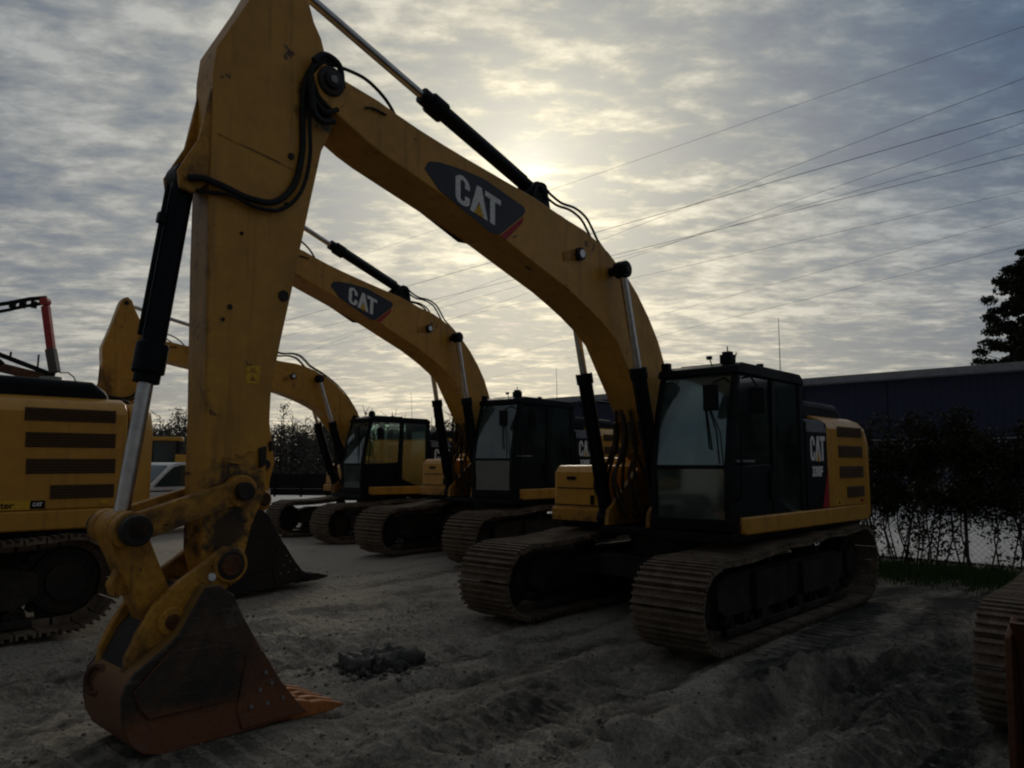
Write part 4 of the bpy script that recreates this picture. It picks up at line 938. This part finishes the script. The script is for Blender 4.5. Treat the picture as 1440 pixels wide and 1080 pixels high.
# ------------------------------------------------------------------ trees
PINE=leaf_mat('dark_pine_needles',(.022,.030,.016),(.04,.048,.025))
def pine(loc,H,label):
    rt=empty('pine_tree',loc,0,label,'tree'); mb=MB(); rr=random.Random(5)
    mb.tube([(0,0,0),(.1,0,H*.3),(-.1,.1,H*.6),(.05,0,H*.96)],[.34,.28,.19,.05],10)
    Ps=[]
    for k in range(64):
        z=H*(.50+.5*((k+.5)/64)); f=(z/H-.5)/.5; L=(3.5*(1-f*.92)**.55+.3)*rr.uniform(.55,1.12); an=k*2.4+rr.uniform(-.4,.4)
        e=Vector((math.cos(an)*L,math.sin(an)*L,L*rr.uniform(.08,.42)))
        mb.tube([(0,0,z),tuple(Vector((0,0,z))+e*.5+Vector((0,0,-.1))),tuple(Vector((0,0,z))+e)],[.07,.045,.012],5,False)
        for j in range(5):
            g=.42+.6*j/4; c=np.array([0,0,z])+np.array(e)*g+RNG.normal(0,.30,3); m=170; d=RNG.normal(size=(m,3)); d/=np.linalg.norm(d,axis=1)[:,None]
            Ps.append(c+d*(rr.uniform(.35,.80)*RNG.random(m)**.45)[:,None]*np.array([1.1,1.1,.6]))
    obj('trunk',mb,BARK,rt); V,F=leaves(np.concatenate(Ps),.26); link('crown',np_mesh('crown',V,F,PINE),rt)
pine((40.3,58,0),17.5,'tall dark pine tree standing beyond the blue warehouse at the right edge')
GREYL=leaf_mat('grey_winter_twigs',(.085,.083,.074),(.13,.122,.105))
# far wood behind the machines: one mass of bare winter trees
mb=MB();Ps=[];rr=random.Random(9)
for k in range(230):
    x=rr.uniform(-75,-1); y=rr.uniform(70,92)+abs(x)*-.1; H=rr.uniform(4.2,6.6)*(1.25 if rr.random()<.1 else 1)
    mb.tube([(x,y,0),(x+rr.uniform(-.2,.2),y,H*.5),(x+rr.uniform(-.4,.4),y,H)],[.12,.08,.02],5,False)
    for j in range(9):
        z=H*rr.uniform(.25,1); L=rr.uniform(.5,1.6); an=rr.uniform(0,6.28); mb.tube([(x,y,z),(x+math.cos(an)*L,y+math.sin(an)*L,z+L*.7)],[.04,.012],4,False)
    m=1300; zf=RNG.uniform(.0,.86,m); d=RNG.normal(size=(m,2))*(1.5*(1-zf)**.45)[:,None]; Ps.append(np.stack([x+d[:,0],y+d[:,1]*.7,zf*H],-1))
V,F=leaves(np.concatenate(Ps),.21)
w=obj('woods',mb,BARK); tag(w,'far grey line of bare winter trees behind the machines','woods',kind='stuff')
link('foliage',np_mesh('foliage',V,F,GREYL),w)['kind']='stuff'
def sapling(loc,H,label):
    rt=empty('bare_tree',loc,0,label,'tree'); mb=MB(); rr=random.Random(int(H*10))
    mb.tube([(0,0,0),(.1,0,H*.5),(0,.1,H)],[.09,.06,.015],6)
    Ps=[]
    for k in range(26):
        z=H*rr.uniform(.35,1); L=rr.uniform(.3,1.1)*(1.25-z/H); an=rr.uniform(0,6.28); e=(math.cos(an)*L,math.sin(an)*L,z+L*1.1)
        mb.tube([(0,0,z),e],[.03,.008],4,False); m=9; Ps.append(np.array(e)+RNG.normal(0,.22,(m,3)))
    obj('trunk',mb,BARK,rt); V,F=leaves(np.concatenate(Ps),.16); link('crown',np_mesh('crown',V,F,GREYL),rt)
sapling((-17.9,60,0),6.2,'slender bare tree rising above the far woods right of the nearest stick')
sapling((-26.2,60,0),6.0,'thin bare tree between the two sticks, above the white pickup')
sapling((-23.9,55,0),5.4,'twiggy bare tree just left of the nearest stick')

# ------------------------------------------------------------------ things in the left background
def build_pickup():
    rt=empty('pickup_truck',(-9.45,21.6,0),R(238),'white pickup truck parked between the excavator sticks, seen through the gap','pickup truck')
    mb=MB()
    body=[(-2.6,.55),(-2.65,1.05),(-2.6,1.15),(.45,1.15),(.45,1.12),(1.35,1.12),(2.4,1.05),(2.6,.9),(2.62,.5),(2.1,.45),(-2.2,.45)]
    mb.prism(body,-.9,.9)
    b=obj('body',mb,WHT,rt,.06,3)
    cab_=[(-.95,1.155),(-.80,1.80),(-.65,1.90),(.35,1.90),(.60,1.84),(1.35,1.155)]
    c=obj('cab',MB().prism(cab_,-.78,.78),WHT,rt,.06,3)
    for y in (.785,-.785):
        obj('side_window',MB().prism([(-.83,1.26),(-.73,1.80),(-.20,1.82),(-.20,1.26)],y-.006,y+.006),GLW,c)
        obj('side_window',MB().prism([(-.12,1.26),(-.12,1.82),(.34,1.825),(.55,1.77),(.80,1.56),(1.10,1.26)],y-.006,y+.006),GLW,c)
    mb=MB(); mb.poly([(1.36,-.7,1.18),(1.36,.7,1.18),(.64,.66,1.82),(.64,-.66,1.82)],[(0,1,2,3)]); obj('windshield',mb,GLW,c)
    for x in (1.65,-1.65):
        for y in (.82,-.82):
            w=obj('wheel',MB().disc(x,.40,y-.12,y+.12,.40,28),RUBB,rt,.03); obj('rim',MB().disc(x,.40,y-.125,y+.125,.22,20),GREYS,w)
def wglass():
    m,nt,b=newmat('dark_vehicle_glass'); co=objco(nt); n=noise_node(nt,3,4,.5,0,co)
    nt.links.new(mixc(nt,n.outputs[0],(.012,.03,.035),(.03,.06,.065)),b.inputs['Base Color']); b.inputs['Roughness'].default_value=.08; return m
GLW=wglass()
build_pickup()
def build_loader():
    rt=empty('wheel_loader',(-19.6,44,0),R(200),'yellow wheel loader with a bent black exhaust stack behind the white pickup','loader')
    obj('rear_body',MB().prism([(-2.4,.9),(-2.4,2.2),(-.4,2.35),(-.4,.9)],-.9,.9),YELP,rt,.06,3)
    obj('front_frame',MB().prism([(.0,.9),(.0,1.7),(1.6,1.4),(1.6,.8)],-.5,.5),YELP,rt,.04)
    for x in (-.5,.8):
        for y in (-.7,.7): obj('cab_post',MB().box(x-.06,x+.06,y-.06,y+.06,1.9,3.1),BLK,rt,.01)
    c=obj('cab_frame',MB().box(-.44,.74,-.64,.64,1.9,2.0),BLK,rt,.01); obj('canopy',MB().box(-.75,1.0,-.85,.85,3.1,3.32),YELP,c,.05)
    for y in (-.7,.7): obj('cab_window',MB().box(-.44,.74,y-.01,y+.01,1.95,3.08),GLW,c)
    obj('exhaust_stack',MB().tube([(-1.3,.2,2.2),(-1.3,.2,3.75),(-1.38,.2,4.0),(-1.75,.2,4.25)],.17,14),BLK,rt)
    for y in (-.55,.55):
        obj('lift_arm',MB().prism([(.2,1.9),(.3,2.1),(2.6,1.2),(3.0,.7),(2.8,.6),(2.4,1.0)],y-.06,y+.06),YELP,rt,.01)
    obj('bucket',MB().prism([(2.8,.25),(3.8,.2),(3.8,.26),(2.95,.35),(2.85,.9),(3.2,1.4),(3.15,1.42),(2.75,.95)],-1.3,1.3),RUST,rt,.01)
    for x in (-1.5,1.4):
        for y in (.95,-.95):
            w=obj('wheel',MB().disc(x,.72,y-.25,y+.25,.72,30),RUBB,rt,.05); obj('rim',MB().disc(x,.72,y-.26,y+.26,.38,20),YELP,w)
build_loader()
def build_trailer():
    rt=empty('lowbed_trailer',(-8.6,28.5,0),R(-8),'long dark low trailer behind the farthest excavator, right of the nearest stick','trailer')
    obj('deck',MB().box(-4.5,4.5,-1.25,1.25,.75,.98),BLK,rt,.02)
    mb=MB(); mb.box(-4.45,4.45,-1.24,-1.19,.985,1.50); mb.box(-4.45,4.45,1.19,1.24,.985,1.50); mb.box(-4.45,-4.40,-1.18,1.18,.985,1.50)
    for k in range(10): x=-4.4+k*.97; mb.box(x-.04,x+.04,-1.28,-1.245,.7,1.5)
    obj('side_board',mb,BLK,rt,.01)
    for x in (-3.6,-2.5,-1.4):
        for y in (-1.05,1.05):
            w=obj('wheel',MB().disc(x,.42,y-.15,y+.15,.42,26),RUBB,rt,.03); obj('rim',MB().disc(x,.42,y-.155,y+.155,.22,16),GREYS,w)
    obj('hitch',MB().bar((4.5,0,.86),(6.0,0,.7),.1,.08),BLK,rt)
    obj('landing_leg',MB().box(4.0,4.15,-.6,-.45,0,.75).box(4.0,4.15,.45,.6,0,.75),DGR,rt)
build_trailer()
def build_pump():
    D=30.; rt=empty('concrete_pump_truck',(-20.6,D,0),0,'red folding pump boom with grey elbow rising at the left edge behind the hood','pump truck')
    def P(px,py,dy=0): return ((px-720)/1080*D+20.6,dy,CAMH+(HOR-py)/1080*D)
    obj('chassis',MB().box(-6,3.2,-1.2,1.2,.7,1.1),BLK,rt,.03)
    obj('truck_cab',MB().prism([(-8.2,.7),(-8.3,1.6),(-8.0,2.9),(-6.3,2.95),(-6.2,.7)],-1.2,1.2),WHT,rt,.08,3)
    for x in (-7.2,-2.,-.8,1.6):
        for y in (-1.05,1.05): obj('wheel',MB().disc(x,.5,y-.15,y+.15,.5,24),RUBB,rt,.03)
    obj('turret',MB().tube([(P(78,520)[0]-.3,0,1.1),(P(78,520)[0]-.3,0,P(78,530)[2])],.4,18),GREYS,rt)
    mb=MB(); mb.bar(P(73,524),P(65,490),.15,.17); ar=obj('elbow_arm',mb,DGREY,rt,.03)
    mb=MB(); mb.bar(P(66,492),P(54,428),.12,.14); mb.disc(P(53,422)[0],P(53,422)[2],-.16,.16,.17,16)
    obj('main_arm',mb,REDP,rt,.03)
    mb=MB(); mb.tube([P(54,416),P(30,418),P(0,424),P(-90,436)],.085,8); mb.tube([P(52,424),P(26,428),P(0,434),P(-90,450)],.07,8)
    for q in (8,22,38): mb.bar(P(q,421),P(q-2,431),.07,.1)
    obj('delivery_pipe',mb,BLK,rt)
    mb=MB(); mb.bar(P(72,528),P(-60,478),.08,.09); obj('folded_arm',mb,BLK,rt,.02)
    mb=MB(); mb.bar(P(60,532),P(-60,503),.14,.18); obj('folded_arm',mb,RUST,rt,.02)
    for pp,rr_ in (([P(48,520),P(48.5,498)],.04),([P(8,505),P(9,494)],.04),([P(80,524),P(92,524),P(100,530),P(103,536)],.025)): obj('hose_guide',MB().tube(pp,rr_,6),DGR,rt)
build_pump()

# ------------------------------------------------------------------ power lines
WIRE=worn('aluminium_wire',(.13,.13,.135),(.18,.18,.18),.6,0,1.,(.4,.7),None,.3,0)
WL=[((960,203),(1440,37),14.6,.010,'highest faint power line crossing the sky at right'),((1003,277),(1440,110),13.6,.013,'thin power line second from the top, meeting the dark one above the boom'),((960,292),(1440,155),12.8,.019,'darkest power line in the upper group'),((960,337),(1440,172),12.6,.012,'thin power line just under the darkest one'),((1067,307),(1440,202),12.0,.012,'upper line of the merging pair of power lines'),((1070,308),(1440,217),11.8,.016,'lower, darker line of the merging pair of power lines'),((1060,353),(1440,268),11.2,.011,'thin power line below the merging pair'),((923,444),(1440,305),10.4,.010,'faint power line second from the bottom, over the dark clouds'),((932,471),(1440,344),9.8,.011,'lowest power line, passing left of the pine tree')]
def ray_at_h(px,py,h):
    uu=(px-720)/FPX;v=(540-py)/FPX; d=Vector((uu,math.cos(PITCH)-v*math.sin(PITCH),math.sin(PITCH)+v*math.cos(PITCH)))
    return d*((h-CAMH)/d.z)+Vector((0,0,CAMH))
for p,q,h,r_,lab in WL:
    A=ray_at_h(*p,h);B=ray_at_h(*q,h); d=(A-B)
    L=d.length; dn=d/L; a0=B-dn*18; a1=B+dn*110; pts=[]
    for k in range(33):
        f=k/32; w=a0+(a1-a0)*f; pts.append(w)
    tag(obj('power_line',MB().tube(pts,r_*.62,5,False),WIRE),lab,'power line','power lines crossing the sky')

# ------------------------------------------------------------------ sky and sun
uu=(742-720)/FPX;v=(540-236)/FPX
sd=Vector((uu,math.cos(PITCH)-v*math.sin(PITCH),math.sin(PITCH)+v*math.cos(PITCH))).normalized()
elev=math.asin(sd.z); az=math.atan2(sd.x,sd.y)
W=bpy.data.worlds.new('World'); S.world=W; W.use_nodes=True; nt=W.node_tree; nt.nodes.clear()
out=N(nt,'ShaderNodeOutputWorld')
sky=N(nt,'ShaderNodeTexSky'); sky.sky_type='NISHITA'; sky.sun_disc=False; sky.sun_elevation=elev; sky.sun_rotation=az; sky.dust_density=2.5
bg1=N(nt,'ShaderNodeBackground'); bg1.inputs[1].default_value=.05; nt.links.new(sky.outputs[0],bg1.inputs[0])
gen=N(nt,'ShaderNodeTexCoord').outputs['Generated']
nv=N(nt,'ShaderNodeVectorMath',operation='NORMALIZE'); nt.links.new(gen,nv.inputs[0]); D=nv.outputs[0]
sp=N(nt,'ShaderNodeSeparateXYZ'); nt.links.new(D,sp.inputs[0])
zz=mth(nt,'ADD',mth(nt,'MAXIMUM',sp.outputs[2],0.),.10)
cu=mth(nt,'DIVIDE',sp.outputs[0],zz); cv=mth(nt,'DIVIDE',sp.outputs[1],zz)
cmb=N(nt,'ShaderNodeCombineXYZ'); nt.links.new(cu,cmb.inputs[0]); nt.links.new(cv,cmb.inputs[1])
mp=N(nt,'ShaderNodeMapping'); mp.inputs['Rotation'].default_value=(0,0,R(-14)); mp.inputs['Scale'].default_value=(.8,1.25,1); nt.links.new(cmb.outputs[0],mp.inputs[0])
c1=noise_node(nt,.85,8,.62,.25,mp.outputs[0]); c2=noise_node(nt,5.2,7,.62,.15,mp.outputs[0]); c3=noise_node(nt,15.,4,.6,.2,mp.outputs[0])
cl=mth(nt,'ADD',mth(nt,'ADD',mth(nt,'MULTIPLY',c1.outputs[0],.40),mth(nt,'MULTIPLY',c2.outputs[0],.48)),mth(nt,'MULTIPLY',c3.outputs[0],.16))
mod=ramp(nt,cl,[(.42,(.56,.64,.80)),(.48,(.86,.92,1.0)),(.535,(1.20,1.20,1.18)),(.61,(1.80,1.76,1.66))]).outputs[0]
sv=N(nt,'ShaderNodeVectorMath',operation='DOT_PRODUCT'); nt.links.new(D,sv.inputs[0]); sv.inputs[1].default_value=sd
cs=mth(nt,'MAXIMUM',sv.outputs['Value'],0.)
def scal(col,f):   # colour * scalar socket
    n=N(nt,'ShaderNodeVectorMath',operation='SCALE'); n.inputs[0].default_value=col
    if isinstance(col,tuple): pass
    nt.links.new(f,n.inputs['Scale']); return n.outputs[0]
def vadd(a,b):
    n=N(nt,'ShaderNodeVectorMath',operation='ADD'); nt.links.new(a,n.inputs[0]); nt.links.new(b,n.inputs[1]); return n.outputs[0]
one=mth(nt,'ADD',0.,1.)
# brightness from the side away from the sun to the side of the sun
side=mth(nt,'ADD',mth(nt,'MULTIPLY',sv.outputs['Value'],.38),.62)
Lc=scal((.176,.196,.222),side)
Lc=vadd(Lc,scal((.10,.092,.072),mth(nt,'POWER',cs,4.)))
# the veil is thinner and bluer high on the right
uu=(1440-720)/FPX;v=(540-20)/FPX
td=Vector((uu,math.cos(PITCH)-v*math.sin(PITCH),math.sin(PITCH)+v*math.cos(PITCH))).normalized()
tv=N(nt,'ShaderNodeVectorMath',operation='DOT_PRODUCT'); nt.links.new(D,tv.inputs[0]); tv.inputs[1].default_value=td
thin=mth(nt,'POWER',mth(nt,'MAXIMUM',tv.outputs['Value'],0.),24.)
Lc=vadd(Lc,scal((-.135,-.108,-.060),thin))
Lc=vadd(Lc,scal((.31,.26,.15),mth(nt,'POWER',cs,20.)))
Lc=vadd(Lc,scal((.30,.265,.18),mth(nt,'POWER',cs,140.)))
hz=mth(nt,'POWER',mth(nt,'SUBTRACT',1.,mth(nt,'MAXIMUM',sp.outputs[2],0.)),7.)
hz=mth(nt,'MULTIPLY',hz,mth(nt,'ADD',mth(nt,'MULTIPLY',mth(nt,'POWER',cs,6.),.85),.15))
Lc=vadd(Lc,scal((.50,.38,.18),hz))
mu=N(nt,'ShaderNodeVectorMath',operation='MULTIPLY'); nt.links.new(Lc,mu.inputs[0]); nt.links.new(mod,mu.inputs[1])
core=vadd(mu.outputs[0],scal((.22,.21,.17),mth(nt,'POWER',cs,1500.)))
bg2=N(nt,'ShaderNodeBackground'); nt.links.new(core,bg2.inputs[0]); bg2.inputs[1].default_value=1.
cov=ramp(nt,cl,[(.36,(.72,)*3),(.50,(.98,)*3)]).outputs[0]
mx=N(nt,'ShaderNodeMixShader'); nt.links.new(cov,mx.inputs[0]); nt.links.new(bg1.outputs[0],mx.inputs[1]); nt.links.new(bg2.outputs[0],mx.inputs[2]); nt.links.new(mx.outputs[0],out.inputs[0])
sl=bpy.data.lights.new('sun','SUN'); sl.energy=.5; sl.angle=R(12); sl.color=(1,.9,.74); so=bpy.data.objects.new('sun',sl); COL.objects.link(so)
so.rotation_euler=sd.to_track_quat('Z','Y').to_euler()
